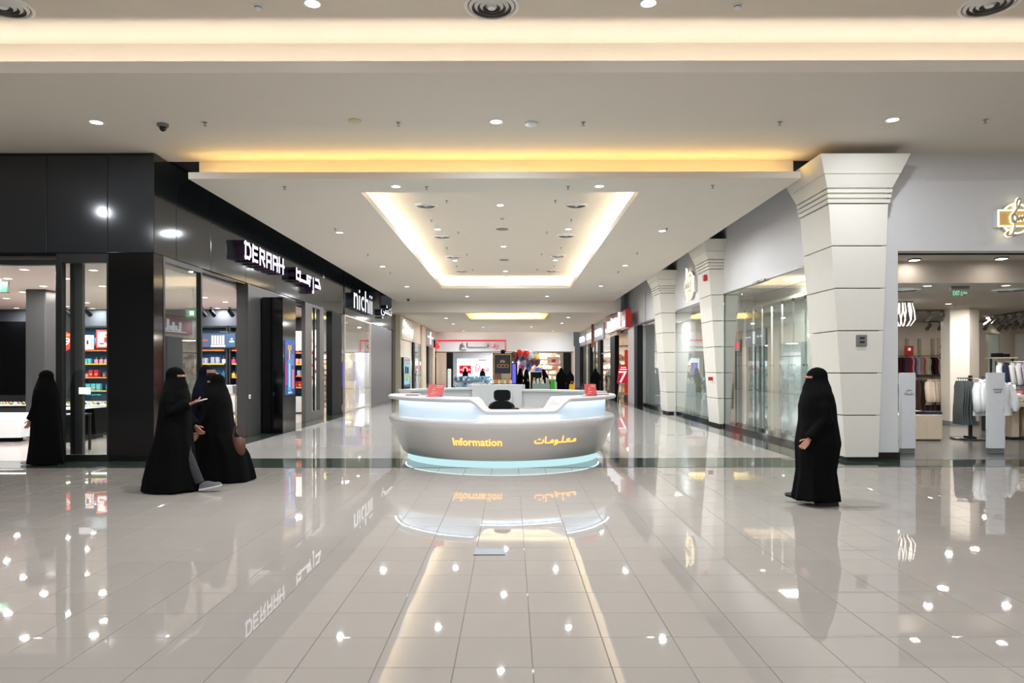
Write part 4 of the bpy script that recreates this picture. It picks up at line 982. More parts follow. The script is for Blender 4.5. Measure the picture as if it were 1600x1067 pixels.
# gold lit sign on the wall between the pillars, and the one over the clothes shop
m_neon = emis('warm neon tube', (255, 240, 190), 2.2)
m_signgold = mat('sandy gold board', (206, 164, 100), .4, emit=.25)
m_metal = mat('champagne letter', (196, 188, 176), .35, metal=.4)
def gold_sign(face, pos, s, label, script):
    """pos: centre on the wall"""
    p0 = Vector(pos); t = thing('shop_sign', label, 'sign', pos)
    a_, b_, c_ = [Vector(q) for q in FACE[face]]
    def Q(x, y, d): return tuple(p0 + a_ * x * s + b_ * y * s + c_ * d)
    def slab(poly, d0, d1): return MB().loft([[Q(x, y, d) for x, y in poly] for d in (d0, d1)])
    circ = [(.50 * cos(k * pi / 20), .50 * sin(k * pi / 20)) for k in range(40)]
    slab([(-.62, -.27), (.62, -.27), (.62, .27), (-.62, .27)], .0, .10).build('board_case', m_white, t)
    slab(circ, .0, .08).build('disc_case', m_metal, t)
    slab([(-.56, -.22), (.56, -.22), (.56, .22), (-.56, .22)], .10, .106).build('gold_face', m_signgold, t)
    MB().tube([Q(x, y, .115) for x, y in ((-.59, -.25), (.59, -.25), (.59, .25), (-.59, .25), (-.59, -.25))], .012 * s / .5, 6).build('neon_frame', m_neon, t)
    MB().tube([Q(.46 * cos(k * pi / 18), .46 * sin(k * pi / 18), .09) for k in range(3, 16)], .012 * s / .5, 6).build('neon_arc', m_neon, t)
    MB().tube([Q(.46 * cos(k * pi / 18), .46 * sin(k * pi / 18), .09) for k in range(21, 34)], .012 * s / .5, 6).build('neon_arc', m_neon, t)
    for pl in script:
        MB().tube([Q(x, y, .12) for x, y in pl], .022 * s / .5, 6).build('neon_halo', m_neon, t, True)
        MB().tube([Q(x, y, .14) for x, y in pl], .015 * s / .5, 6).build('script_stroke', m_metal, t, True)
def curve(*p):
    out = []
    P_ = [p[0]] + list(p) + [p[-1]]
    for i in range(1, len(P_) - 2):
        for k in range(5):
            u = k / 5; q = []
            for d in (0, 1):
                a, b, c, e = P_[i - 1][d], P_[i][d], P_[i + 1][d], P_[i + 2][d]
                q.append(.5 * (2 * b + (c - a) * u + (2 * a - 5 * b + 4 * c - e) * u * u + (3 * b - a - 3 * c + e) * u ** 3))
            out.append(tuple(q))
    out.append(p[-1]); return out
seen_script = [curve((-.30, -.42), (-.38, -.50), (-.30, -.56), (-.18, -.48), (-.12, -.25), (-.14, -.10), (-.22, .0), (-.16, .12), (-.06, .02), (-.10, -.14), (-.2, -.10), (-.16, .10), (0, .35), (.06, .52), (.0, .6), (-.06, .45), (-.04, .25)),
               curve((-.04, .06), (.0, -.08), (.06, .04), (.10, -.08), (.16, .06), (.22, -.06), (.30, .05), (.36, .12), (.40, .02), (.34, -.02), (.40, -.12))]
lat_script = [curve((-.42, -.5), (-.48, -.3), (-.40, .1), (-.34, .55), (-.42, .6), (-.44, .3), (-.38, -.4), (-.30, -.5), (-.28, -.3)), curve((-.36, -.10), (-.25, .08), (-.2, -.10), (-.1, .1), (-.05, -.1), (.03, .08), (.08, .22), (.06, -.1), (.16, .08), (.2, -.1), (.3, .1), (.34, -.08), (.42, .18), (.36, -.2), (.28, -.22))]
gold_sign('right', (XR - .002, 22.7, 4.28), .92, 'gold script sign with lit outline on the white wall between two pillars', lat_script)
gold_sign('cam', (XY(1583, YFR), YFR, ZY(344, YFR)), .56, 'round gold arabic script sign with lit outline above the clothes shop', seen_script)

# ------------------------------------------------------------------ clothes shop at the right edge
m_cs_ceil = mat('clothes shop ceiling', (196, 186, 174), .8)
m_cs_wall = mat('cream shop wall', (226, 216, 202), .6)
YB = 26.0
MB().box(6.81, 22, 12.65, 14.1, 3.74, 3.82).build('ceiling_clothes_front', m_cs_ceil)['kind'] = 'structure'
MB().box(6.81, 22, 14.1, YB, 3.30, 3.38).build('ceiling_clothes_shop', m_cs_ceil)['kind'] = 'structure'
MB().box(6.81, 22, 14.0, 14.1, 3.30, 3.82).build('trim_bulkhead', m_cs_ceil)['kind'] = 'structure'
MB().box(6.81, 22, 13.0, 13.04, 3.70, 3.74).build('trim_shutter_slot', m_dark)['kind'] = 'structure'
MB().box(6.81, 22, YB, YB + .1, 0, 3.4).build('wall_clothes_back', m_cs_wall)['kind'] = 'structure'
mb = MB(); mb.box(18.6, 18.75, 15, YB, 0, 3.4); mb.build('wall_clothes_right', m_cs_wall)['kind'] = 'structure'
for k in range(6): tag(MB().box(18.5, 18.595, 16 + k * 1.65, 17.62 + k * 1.65, .9, 2.85, .006).build('wall_panel', m_white), 'white wall panel on the right wall of the clothes shop, %s from the front' % ORDS[k], 'panel', 'white wall panels')
for k, px in enumerate((1418, 1437.5, 1458)):
    x = XY(px, YB - .06); tag(MB().box(x - .05, x + .05, YB - .06, YB - .005, .3, 2.7).box(x - .02, x + .02, YB - .1, YB - .06, 2.2, 2.26).build('shelf_standard', m_wood), 'wooden wall upright above the back clothes rail, %s from the left' % ORDS[k], 'upright', 'wall uprights')
t = thing('logo_board', 'beige board with a black round logo on the back wall of the clothes shop', 'board', (XY(1473, YB), YB - .05, 2.2))
x0, x1 = XY(1466, YB - .05), XY(1481, YB - .05)
MB().box(x0, x1, YB - .05, YB - .005, 1.3, 2.72).build('board', mat('beige board', (206, 196, 178), .5), t)
MB().tube([((x0 + x1) / 2 + .1 * cos(k * pi / 8), YB - .055, 2.4 + .13 * sin(k * pi / 8)) for k in range(17)], .012, 6).build('logo_ring', m_black, t); MB().tube([((x0 + x1) / 2 - .02, YB - .055, 2.22), ((x0 + x1) / 2 + .03, YB - .055, 2.4), ((x0 + x1) / 2 - .02, YB - .055, 2.55)], .02, 6).build('logo_stroke', m_black, t)
MB().box((x0 + x1) / 2 - .12, (x0 + x1) / 2 + .12, YB - .055, YB - .05, 2.1, 2.15).build('print', m_black, t)
for z in (1.5, 1.65, 1.8, 1.95): MB().box(x0, x1, YB - .056, YB - .05, z, z + .012).build('line', m_greyp, t)
# ceiling lights and fittings
for k, (px, py) in enumerate(((1429, 405), (1565, 403))):
    Y = F * (3.74 - EYE) / (VPY - py); x = XY(px, Y)
    t = thing('square_downlight', 'square surface downlight just inside the clothes shop opening, %s one' % ('left', 'right')[k], 'light', (x, Y, 3.74), 'square downlights')
    MB().box(x - .09, x + .09, Y - .09, Y + .09, 3.71, 3.74, .006).build('case', m_greyp, t); MB().box(x - .07, x + .07, Y - .07, Y + .07, 3.70, 3.71).build('lens', m_lampw, t)
    area('lamp', (x, Y, 3.69), .12, 4, (1, .94, .88))
for k, (px, py) in enumerate(((1449.5, 447.5), (1572, 447), (1482, 475.5), (1519, 418.5))):
    if py > 440: x, y = CP(px, py, 3.30); downlight('shopw', x, y, 3.30, 'round downlight in the clothes shop ceiling, %s' % ('left', 'right', 'by the column', '')[k], 'downlights of the clothes shop', .09, 55, m_lampw)
for x in (9.5, 12.5, 15.5):
    for y in (15.5, 19, 23): area('shop_fill', (x, y, 3.26), .2, 34, (1, .93, .85), shape='DISK')  # extra fill besides the modelled downlights, without fittings
for k, (px, py) in enumerate(((1411, 453), (1580, 453))):
    x, y = CP(px, py, 3.30); fitting('vent', make_vent, (x, y, 3.30), 'large round ceiling diffuser in the clothes shop, %s one' % ('left', 'right')[k], 'ceiling diffusers', .36)
x, y = CP(1473.5, 416.5, 3.74); t = thing('ceiling_detector', 'square grey ceiling fitting behind the clothes shop opening', 'detector', (x, y, 3.74)); MB().prism([(x + .15 * cos(k * pi / 3), y + .15 * sin(k * pi / 3)) for k in range(6)], 3.70, 3.74).build('case', m_greyp, t); MB().prism([(x + .11 * cos(k * pi / 3), y + .11 * sin(k * pi / 3)) for k in range(6)], 3.69, 3.70).build('cover', m_cs_ceil, t)
# exit sign
y = 14.6; x0, x1, zt = XY(1485, y), XY(1514, y), ZY(448, y)
t = thing('exit_sign', 'hanging clear exit sign with green lettering in the clothes shop', 'sign', ((x0 + x1) / 2, y, 3.30))
MB().box(x0, x1, y - .03, y + .03, zt - .07, zt, .006).build('case', m_greyp, t); MB().box(x0 + .01, x1 - .01, y - .006, y + .006, zt - .23, zt - .07).build('acrylic_plate', m_acryl, t)
for x in (x0 + .05, x1 - .05): MB().tube([(x, y, zt - .005), (x, y, 3.30)], .006, 6).build('rod', m_steel, t)
m_exit = emis('exit letter green', (120, 226, 170), 1.2)
text('EXIT', (x0 + .05, y - .008, zt - .19), 'cam', .14, .09, .004, 'lettering', m_exit, t); text('\uFE9D\uFEAE\uFEA8\uFEE3', (x0 + .21, y - .008, zt - .20), 'cam', .13, .10, .004, 'lettering', m_exit, t)
# column
t = thing('shop_column', 'square cream column in the middle of the clothes shop', 'column', (XY(1502, 20), 20.2, 0))
x0, xm, x1 = XY(1484.5, 20), XY(1506, 20), XY(1519, 20.4)
MB().prism([(x0, 20.0), (xm, 19.75), (x1, 20.1), (x1 - .1, 20.6), (x0 + .1, 20.6)], 0, 3.30).build('shaft', m_cs_wall, t); MB().prism([(x0 - .01, 19.99), (xm, 19.735), (x1 + .01, 20.09), (x1, 20.6), (x0, 20.6)], 0, .1).build('base', m_greyp, t)
# track spotlights
sp = thing('spotlight', 'x', 'spotlight', (0, 0, 0), 'track spotlights of the clothes shop')
MB().box(-.03, .03, -.05, .05, -.05, 0).build('adapter', m_greyp, sp); MB().tube([(0, 0, -.05), (0, 0, -.13), (0, .03, -.15)], .012, 6).build('stem', m_greyp, sp)
MB().tube([(0, -.09, -.10), (0, .0, -.18), (0, .10, -.27)], [.05, .06, .065], 10).build('lamp_head', mat('grey lamp head', (112, 108, 102), .4), sp, True); MB().tube([(0, .095, -.266), (0, .10, -.271)], .052, 10).build('lens', m_lampw, sp)
first = [True]
def track(p0, p1, n, label, rot=0):
    z = 3.30; t = tag(MB().tube([(p0[0], p0[1], z - .024), (p1[0], p1[1], z - .024)], .022, 4).build('light_track', m_greyp), 'lighting track on the clothes shop ceiling, ' + label, 'track', 'lighting tracks')
    for k in range(n):
        u = (k + .5) / n; loc = (p0[0] + (p1[0] - p0[0]) * u, p0[1] + (p1[1] - p0[1]) * u, z - .03); lab = 'grey track spotlight of the clothes shop, %s, %s along it' % (label, ORDS[k])
        if first[0]: first[0] = False; sp.location = loc; sp['label'] = lab; sp.rotation_euler = (0, 0, rot)
        else: dup(sp, loc, rot + random.uniform(-.2, .2), lab)
def tp(px, py): return CP(px, py, 3.28)
track(tp(1420, 486), tp(1484, 486), 3, 'near left track', .1)
a, b = tp(1400, 508), tp(1490, 509); track((a[0], 25.2), (b[0], 25.2), 6, 'rear left track', 0)
track(tp(1538, 497), tp(1606, 487), 5, 'upper right track', .6)
track(tp(1516, 509), tp(1606, 501), 8, 'lower right track', .5)
# chandelier
t = thing('chandelier', 'lit chandelier of hanging glass strips at the left of the clothes shop', 'chandelier', (XY(1408, 18), 18, 3.3))
cxx = XY(1408, 18); MB().lathe([(.28, 0), (.28, -.04), (.001, -.04)], cxx, 18, 20, z=3.30, cap0=False).build('ceiling_plate', m_steel, t)
m_crys = emis('glowing glass strip', (255, 246, 232), 2.4)
for k in range(16):
    a = 2 * pi * k / 16; r = .18 + .07 * (k % 2); x, y = cxx + r * cos(a), 18 + r * sin(a)
    MB().tube([(x, y, 3.26), (x + .05 * cos(a), y + .05 * sin(a), 3.05), (x + .08 * cos(a), y, 2.85), (x - .04 * cos(a), y - .04 * sin(a), 2.68)], [.008, .014, .014, .006], 5).build('glass_strip', m_crys, t)
area('lamp', (cxx, 18, 2.6), .3, 30, (1, .93, .85), shape='DISK')

# garments
m_cl = {n: mat('cloth ' + n, c, .85, spec=.2, noise=.12, nscale=12) for n, c in dict(white=(204, 204, 202), cream=(220, 208, 186), beige=(196, 178, 160), red=(190, 40, 44), darkred=(112, 38, 44), navy=(34, 40, 62), blue=(58, 84, 124), black=(24, 24, 26), brown=(74, 52, 44), tan=(172, 112, 66), grey=(104, 106, 108), pink=(206, 160, 166), darkbrown=(48, 34, 32), slate=(84, 88, 88), lilac=(170, 160, 176)).items()}
m_hang = mat('dark hanger', (40, 36, 34), .4)
def edge_garment(h_, d, wob):
    t = thing('hanging_garment', 'x', 'garment')
    rings = []
    for k in range(9):
        f = k / 8; z = -.06 - h_ * f; w = (.012 if k == 0 else .028 + .018 * f); dd = d * (.55 if k == 0 else .92 + .12 * f)
        ring_ = []
        for q in range(12):
            a = 2 * pi * q / 12; ring_.append((w * cos(a) + wob * f * sin(3 * a + 4 * f) + .012 * sin(f * 7), dd / 2 * sin(a), z))
        rings.append(ring_)
    MB().loft(rings).build('cloth', m_cl['white'], t, True); MB().tube([(0, 0, -.06), (0, 0, .0), (0, .02, .015), (0, .035, .0)], .005, 5).build('hanger_hook', m_hang, t)
    return t
eg = {'short': edge_garment(.62, .44, .012), 'long': edge_garment(.98, .42, .016)}
eg_used = set()
def hang(kind, loc, c, label, group, rot=0, s=1):
    p = eg[kind]
    if kind not in eg_used: eg_used.add(kind); o = p; o.location = loc; o.rotation_euler = (0, 0, rot); o['label'] = label; o['group'] = group
    else: o = dup(p, loc, rot, label, group)
    override([q for q in o.children if q.name.startswith('cloth')][0], m_cl[c])
def rail(name, p0, p1, legs, label, zf=0.0, top=None):
    t = thing(name, label, 'rail', ((p0[0] + p1[0]) / 2, (p0[1] + p1[1]) / 2, zf))
    MB().tube([p0, p1], .014, 6).build('bar', m_steel, t)
    for q in legs: MB().tube([(q[0], q[1], zf), (q[0], q[1], p0[2] + .03)], .018, 6).build('post', m_frame, t)
    return t
yb = YB - .35
xa, xb_ = XY(1398, yb), XY(1483, yb)
rail('wall_rail', (xa, yb, 2.06), (xb_, yb, 2.06), [(xa + .02, yb), (xb_ - .02, yb)], 'upper clothes rail along the back wall of the clothes shop')
rail('wall_rail', (xa, yb - .05, 1.12), (xb_, yb - .05, 1.12), [(xa + .02, yb - .05), (xb_ - .02, yb - .05)], 'lower clothes rail along the back wall of the clothes shop')
seq = ['black', 'darkred', 'navy', 'darkred', 'slate', 'blue', 'red', 'red', 'white', 'blue', 'pink', 'white', 'lilac', 'pink', 'tan', 'cream', 'cream', 'beige', 'navy', 'black', 'brown', 'darkred', 'white', 'brown', 'tan', 'darkred', 'beige', 'brown']
for k in range(28):
    x = xa + .06 + k * (xb_ - xa - .1) / 28
    hang('short', (x, yb, 2.06), seq[k], '%s garment on the upper rail of the back wall, %d%s from the left' % (seq[k].replace('dark', 'dark '), k + 1, {1: 'st', 2: 'nd', 3: 'rd', 21: 'st', 22: 'nd', 23: 'rd'}.get(k + 1, 'th')), 'garments on the upper back rail')
seq2 = ['black', 'black', 'white', 'black', 'slate', 'darkbrown', 'brown', 'darkbrown', 'darkbrown', 'brown']
for k in range(20):
    x = xa + .06 + k * (xb_ - xa - .1) / 20; c = seq2[k // 2]
    hang('long', (x, yb - .05, 1.12), c, '%s long garment on the lower rail of the back wall, %s from the left' % (c.replace('dark', 'dark '), (ORDS + ['nineteenth', 'twentieth'])[k]), 'garments on the lower back rail')
t = thing('red_price_sign', 'red card standing on the upper rail of the back wall', 'sign', (XY(1420, yb), yb, 2.1)); x = XY(1420, yb)
MB().box(x - .16, x + .16, yb - .02, yb + .0, 2.08, 2.42).build('card', m_red, t); MB().box(x - .04, x + .06, yb - .025, yb - .02, 2.25, 2.35).build('print', m_pf, t)
# brown trousers and beige blouses on a middle rail
ym = 21.0
rail('garment_rail', (XY(1428, ym), ym, 1.30), (XY(1484, ym), ym, 1.30), [(XY(1429, ym), ym), (XY(1483, ym), ym)], 'middle clothes rail with brown trousers and beige blouses left of the column')
for k in range(7):
    hang('long', (XY(1433, ym) + k * .075, ym, 1.30), ('brown', 'darkbrown')[k % 2], '%s trousers on the middle rail, %s from the left' % (('brown', 'dark brown')[k % 2], ORDS[k]), 'brown trousers on the middle rail')
def shirt(name, c, label, loc, rot, s, group, flare=0):
    t = thing(name, label, 'garment', (0, 0, 0), group)
    m = m_cl[c]; n = 20
    def ring_(z, rx, ry, am): return [(rx * cos(2 * pi * k / n) * (1 + am * sin(5 * 2 * pi * k / n + z * 9)), ry * sin(2 * pi * k / n) * (1 + am * 2 * sin(4 * 2 * pi * k / n + z * 7)), z) for k in range(n)]
    MB().loft([ring_(-.05, .06, .05, 0), ring_(-.09, .13, .06, 0), ring_(-.14, .21, .075, .02), ring_(-.30, .22, .085, .04), ring_(-.48, .21, .085, .07), ring_(-.66, .235 + flare, .10, .10), ring_(-.74, .24 + flare, .105, .12)]).build('bodice', m, t, True)
    for q in (-1, 1):
        MB().tube([(q * .17, 0, -.12), (q * .25, -.01, -.24), (q * .29, -.04, -.44), (q * .30, -.06, -.58), (q * .295, -.06, -.66)], [.07, .075, .075, .08, .05], 10).build('sleeve', m, t, True)
    MB().tube([(.055 * cos(k * pi / 6), .05 * sin(k * pi / 6) - .005, -.045 + .012 * sin(k * pi / 6)) for k in range(13)], .018, 6).build('collar', m, t, True)
    MB().box(-.012, .012, -.098, -.088, -.7, -.12).build('placket', m, t)
    MB().tube([(-.18, 0, -.115), (-.05, 0, -.055), (0, 0, -.045), (.05, 0, -.055), (.18, 0, -.115)], .008, 5).build('hanger_arm', m_hang, t)
    MB().tube([(0, 0, -.05), (0, 0, .0), (.02, 0, .02), (.035, 0, .0)], .005, 5).build('hanger_hook', m_hang, t)
    t.location = loc; t.rotation_euler = (0, 0, rot); t.scale = (s, s, s)
    return t
bl = None
for k in range(6):
    loc = (XY(1451 + k * 5.2, ym), ym - .05 + .03 * k, 1.30); lab = 'beige blouse on the middle rail left of the column, %s from the left' % ORDS[k]
    if bl is None: bl = shirt('blouse', 'beige', lab, loc, .75, 1.05, 'beige blouses')
    else: dup(bl, loc, .75 + random.uniform(-.1, .1), lab)
# round stand with grey trousers and white shirts in front of the column
yc = 15.9; xc = XY(1516, yc); zb = 1.38
t = thing('clothes_stand', 'dark four way clothes stand on a round base in front of the column', 'clothes stand', (xc, yc, 0))
MB().lathe([(.40, 0), (.40, .03), (.38, .045), (.001, .045)], xc, yc, 28, cap0=False).build('base', m_frame, t); MB().box(xc - .03, xc + .03, yc - .03, yc + .03, .04, zb + .06).build('post', m_frame, t)
MB().tube([(xc - .30, yc, zb), (xc + .62, yc - .1, zb)], .014, 6).build('arm', m_steel, t); MB().tube([(xc, yc - .3, zb - .01), (xc, yc + .3, zb - .01)], .012, 6).build('arm', m_steel, t)
for k in range(6): hang('long', (xc - .28 + k * .052, yc - .02, zb), 'slate', 'grey trousers hanging at the left of the four way stand, %s from the left' % ORDS[k], 'grey trousers on the stand', random.uniform(-.1, .1))
w = None
for k in range(4):
    loc = (xc + .16 + k * .12, yc - .16 - .02 * k, zb); lab = 'white blouse on the four way stand in front of the column, %s from the left' % ORDS[k]
    if w is None: w = shirt('blouse', 'white', lab, loc, .55, 1.12, 'white blouses on the stand', .05)
    else: dup(w, loc, .55 - .12 * k, lab)
t = thing('shoe_pair', 'black flat shoes lying on the base of the clothes stand', 'shoes', (xc - .15, yc - .2, .045))
for q in (0, 1): MB().tube([(xc - .24 + .1 * q, yc - .16, .075), (xc - .2 + .1 * q, yc - .26, .07), (xc - .18 + .1 * q, yc - .33, .06)], [.035, .04, .02], 8, .7).build('shoe', m_black, t, True)
# low wooden display box with folded jeans
t = thing('display_box', 'low pale wood display box just inside the clothes shop opening', 'display box', (XY(1434, 15.6), 15.9, 0))
x0, x1 = XY(1399, 15.6), XY(1472.5, 15.6)
xs_ = [x0 + (x1 - x0) * k / 3 for k in range(4)]
for a, b in zip(xs_, xs_[1:]): MB().box(a + .002, b - .002, 15.6, 15.63, .03, .54, .003).build('front_panel', m_wood, t)
MB().box(x0, x1, 15.6, 16.3, .54, .57, .004).build('top_panel', m_wood, t); MB().box(x0 + .01, x1 - .01, 15.63, 16.28, .02, .54).build('carcass', m_wood, t); MB().box(x0 + .02, x1 - .02, 15.64, 16.26, 0, .03).build('base', m_dark, t)
def folded(x, y, z, w_, d_, c, label, group):
    t = thing('folded_garment', label, 'folded garment', (x, y, z), group)
    MB().box(x - w_ / 2, x + w_ / 2, y - d_ / 2, y + d_ / 2, z, z + .035, .014).build('lower_fold', m_cl[c], t, True); MB().box(x - w_ / 2 + .01, x + w_ / 2 - .015, y - d_ / 2 + .006, y + d_ / 2, z + .035, z + .065, .012).build('upper_fold', m_cl[c], t, True)
for k, (px, c) in enumerate(((1432, 'black'), (1454, 'navy'), (1440, 'white'))):
    folded(XY(px, 15.85), 15.85 + (.25 if k == 2 else 0), .57, .40 if k == 1 else .25, .26, c, '%s folded jeans on the low wooden display box' % c if k < 2 else 'white folded top at the back of the low wooden display box', 'folded clothes on the display box')
# security gates in white wrinkled covers
m_cover = mat('white wrinkled cover', (230, 231, 233), .55, bump=.5, bscale=9)
m_print = mat('grey print', (96, 96, 100), .6)
def gate(x0, x1, Y, label, lines, arabic):
    t = thing('security_gate', label, 'security gate', ((x0 + x1) / 2, Y + .06, 0), 'covered security gates')
    n = 16; rings = []
    for k in range(22):
        f = k / 21; z = .10 + 1.42 * f; ring_ = []
        for q in range(n):
            a = 2 * pi * q / n; cx_ = max(-1, min(1, 1.25 * cos(a))); sy_ = max(-1, min(1, 1.25 * sin(a)))
            wob = .006 * sin(9 * f * 3 + 3 * a) + .008 * sin(23 * f + 2 * cx_ * 3)
            ring_.append(((x0 + x1) / 2 + cx_ * (x1 - x0) / 2 * (1 + wob), Y + .06 + sy_ * .06 * (1 + wob * 6), z))
        rings.append(ring_)
    MB().loft(rings).build('fabric_cover', m_cover, t, True); MB().box(x0 + .02, x1 - .02, Y + .02, Y + .10, 0, .11, .006).build('foot', m_greyp, t)
    for (s_, z, h_, ww) in lines:
        text(s_, ((x0 + x1) / 2 - ww / 2, Y - .012, z), 'cam', ww, h_, .003, 'lettering', m_print, t)
gate(XY(1408, 13.2), XY(1432, 13.2), 13.2, 'covered security gate at the left of the clothes shop opening, arabic print', [('\uFEDE\uFEE4\uFEA3', 1.17, .05, .12), ('\uFE8E\uFEE8\uFED8\uFEF4\uFE92\uFEC4\uFE97', 1.10, .05, .17)], True)
gate(XY(1545, 13.2), XY(1572, 13.2), 13.2, 'covered security gate at the right of the opening, printed in latin letters', [('DOWNLOAD', 1.19, .03, .17), ('OUR APP', 1.14, .03, .13)], False)
# right part: wall rail with white shirts, shelf with black boxes, table of folded clothes
yr = 19.5
rail('garment_rail', (XY(1560, yr), yr, 1.78), (XY(1612, yr), yr, 1.78), [(XY(1556, yr), yr), (XY(1612, yr), yr)], 'clothes rail with white shirts at the right edge')
for k in range(7):
    loc = (XY(1563, yr) + k * .17, yr, 1.78); cc = ('white', 'navy', 'white', 'white', 'lilac', 'grey', 'white')[k]
    dup(w, loc, .8, 'shirt on the rail at the right edge, %s from the left, %s' % (ORDS[k], cc), 'shirts on the right rail', (1.0, 1.0, 1.0))
    o = [q for q in bpy.data.objects if q.parent is None and q.get('label', '').startswith('shirt on the rail at the right edge, %s from' % ORDS[k])][0]
    for q in o.children:
        if not q.name.startswith('hanger'): override(q, m_cl[cc])
rail('garment_rail', (XY(1552, yr - 1), yr - 1, 1.15), (XY(1612, yr - 1), yr - 1, 1.15), [(XY(1556, yr - 1), yr - 1)], 'low empty steel rail in front of the white shirts at the right edge')
t = thing('wall_shelf', 'pale shelf above the shirts near the white wall panels', 'shelf', (XY(1565, 20.4), 20.4, 1.9)); x0, x1 = XY(1546, 20.4), XY(1583, 20.4)
MB().box(x0, x1, 20.2, 20.6, 1.88, 1.92).build('board', m_wood, t)
for x in (x0 + .03, x1 - .03): MB().box(x - .02, x + .02, 20.36, 20.4, 0, 1.88).build('post', m_frame, t)
for k, (px, w_) in enumerate(((1557, .2), (1568, .18))): tag(MB().box(XY(px, 20.4) - w_ / 2, XY(px, 20.4) + w_ / 2, 20.25, 20.5, 1.92, 2.04 if k == 0 else 2.02, .01).box(XY(px, 20.4) - w_ / 2 + .03, XY(px, 20.4) + w_ / 2 - .03, 20.24, 20.25, 1.95, 1.98).build('black_box', m_black), 'black box bag on the pale wall shelf, %s one' % ('left', 'right')[k], 'box', 'black boxes on the wall shelf')
t = thing('display_table', 'pale wood display table of folded clothes at the right edge', 'table', (XY(1600, 15.9), 16, 0)); x0, x1 = XY(1573, 15.9), XY(1640, 15.9)
MB().box(x0, x1, 15.7, 16.5, .74, .80, .004).build('tabletop', m_wood, t)
for a in (x0, x0 + .32, x0 + .66): MB().box(a, a + .17, 15.75, 16.4, .06, .74, .004).build('pedestal', m_wood, t)
MB().box(x0, x1, 15.75, 16.45, .02, .06).build('base_board', m_frame, t)
k = 0
for x, cs in ((x0 + .2, ('beige', 'cream', 'white')), (x0 + .55, ('blue', 'cream', 'beige')), (x0 + .85, ('white', 'navy'))):
    for q, c in enumerate(cs):
        folded(x, 15.95, .80 + q * .066, .30, .26, c, '%s folded top on the table at the right edge, %s stack, %s from below' % (c, ('left', 'middle', 'right')[k], ORDS[q]), 'folded tops on the right table')
    k += 1
t = thing('picture_card', 'white card with a small standing figure print on the right table', 'card', (XY(1580, 16.3), 16.3, .80)); x = XY(1578, 16.3)
MB().box(x - .13, x + .13, 16.3, 16.32, .80, 1.22).build('card', m_pw, t); MB().box(x - .02, x + .02, 16.29, 16.3, .95, 1.08).box(x - .03, x + .03, 16.29, 16.3, .85, .97).build('print', m_print, t)
t = thing('pink_price_card', 'pink price card on the right table', 'card', (XY(1591, 16.3), 16.3, .80)); x = XY(1591, 16.3)
MB().box(x - .09, x + .09, 16.3, 16.32, .80, 1.08).build('card', mat('pink card', (222, 120, 116), .5), t); MB().box(x - .05, x + .05, 16.29, 16.3, .95, 1.02).build('print', m_pf, t)
for k, px in enumerate((1558, 1550)): tag(MB().box(XY(px, 18) - .15, XY(px, 18) + .15, 17.9, 18.2, 1.26 + k * .1, 1.36 + k * .1, .03).build('black_bag', m_black, smooth=True) if 0 else MB().box(XY(px, 18) - .15, XY(px, 18) + .15, 17.9, 18.2, .0, 1.35 + k * .05, .02).build('dark_pedestal', m_frame), 'dark display pedestal by the mirror wall, %s one' % ('right', 'left')[k], 'pedestal', 'dark pedestals')
t = thing('mirror_panel', 'bright pale wall mirror panel to the right of the column', 'mirror', (XY(1553, 23), 23, 1.4)); MB().box(XY(1541, 23), XY(1562, 23), 23, 23.08, .0, 2.75, .01).build('frame', m_wood, t)
MB().box(XY(1543, 23), XY(1560, 23), 22.99, 23.0, .45, 2.7).build('glass', mat('pale mirror', (206, 222, 214), .15), t); MB().box(XY(1543, 23), XY(1560, 23), 22.98, 22.99, .45, 1.1).build('print', m_pack[4], t)
# ------------------------------------------------------------------ far part of the corridor
m_cream = mat('cream gloss facade', (222, 210, 184), .2)
m_beige = mat('beige pier', (206, 184, 160), .5)
m_lilacgrey = mat('lilac grey fascia', (150, 146, 158), .3)
m_redlit = emis('red lit letter', (255, 60, 60), 1.6)
m_redtube = emis('red tube', (226, 30, 50), 1.0)
m_stuffs = [mat('goods %d' % i, c, .5) for i, c in enumerate([(236, 226, 206), (210, 170, 120), (176, 96, 80), (240, 240, 238), (90, 120, 160), (206, 60, 60), (120, 150, 150), (60, 54, 60)])]
m_cool = [mat('cool goods %d' % i, c, .4) for i, c in enumerate([(214, 230, 240), (120, 170, 206), (60, 90, 130), (240, 244, 248), (90, 150, 160), (180, 200, 214)])]
def goods_mass(parent, x0, x1, y, z0, z1, mats, n, s=(.08, .3), axis='x', xfix=0):
    mb = MB(); rows = max(1, int((z1 - z0) / .42))
    for r in range(rows):
        for k in range(n // rows):
            mb.cur = random.randrange(len(mats)); u = random.uniform(x0, x1); w = random.uniform(*s); h_ = random.uniform(.12, .36); z = z0 + r * (z1 - z0) / rows
            if axis == 'x': mb.box(u - w / 2, u + w / 2, y - random.uniform(.1, .3), y, z, z + h_)
            else: mb.box(xfix, xfix + random.uniform(.1, .3), u - w / 2, u + w / 2, z, z + h_)
    o = mb.build('shelf_goods', mats, parent, recalc=False); o['kind'] = 'stuff'; return o
def lit_room(x0, x1, y0, y1, zc, p, name, wall=m_cs_wall, col=(1, .95, .88)):
    a = MB().box(x0, x1, y0, y1, zc, zc + .06).build('ceiling_' + name, m_shopceil); a['kind'] = 'structure'
    for k in range(max(1, int((y1 - y0) / 4))): area('shop_fill', ((x0 + x1) / 2, y0 + (k + .5) * (y1 - y0) / max(1, int((y1 - y0) / 4)), zc - .05), .6, p, col)  # fill lights added under the ceiling, no fittings of their own

YE = 56.0
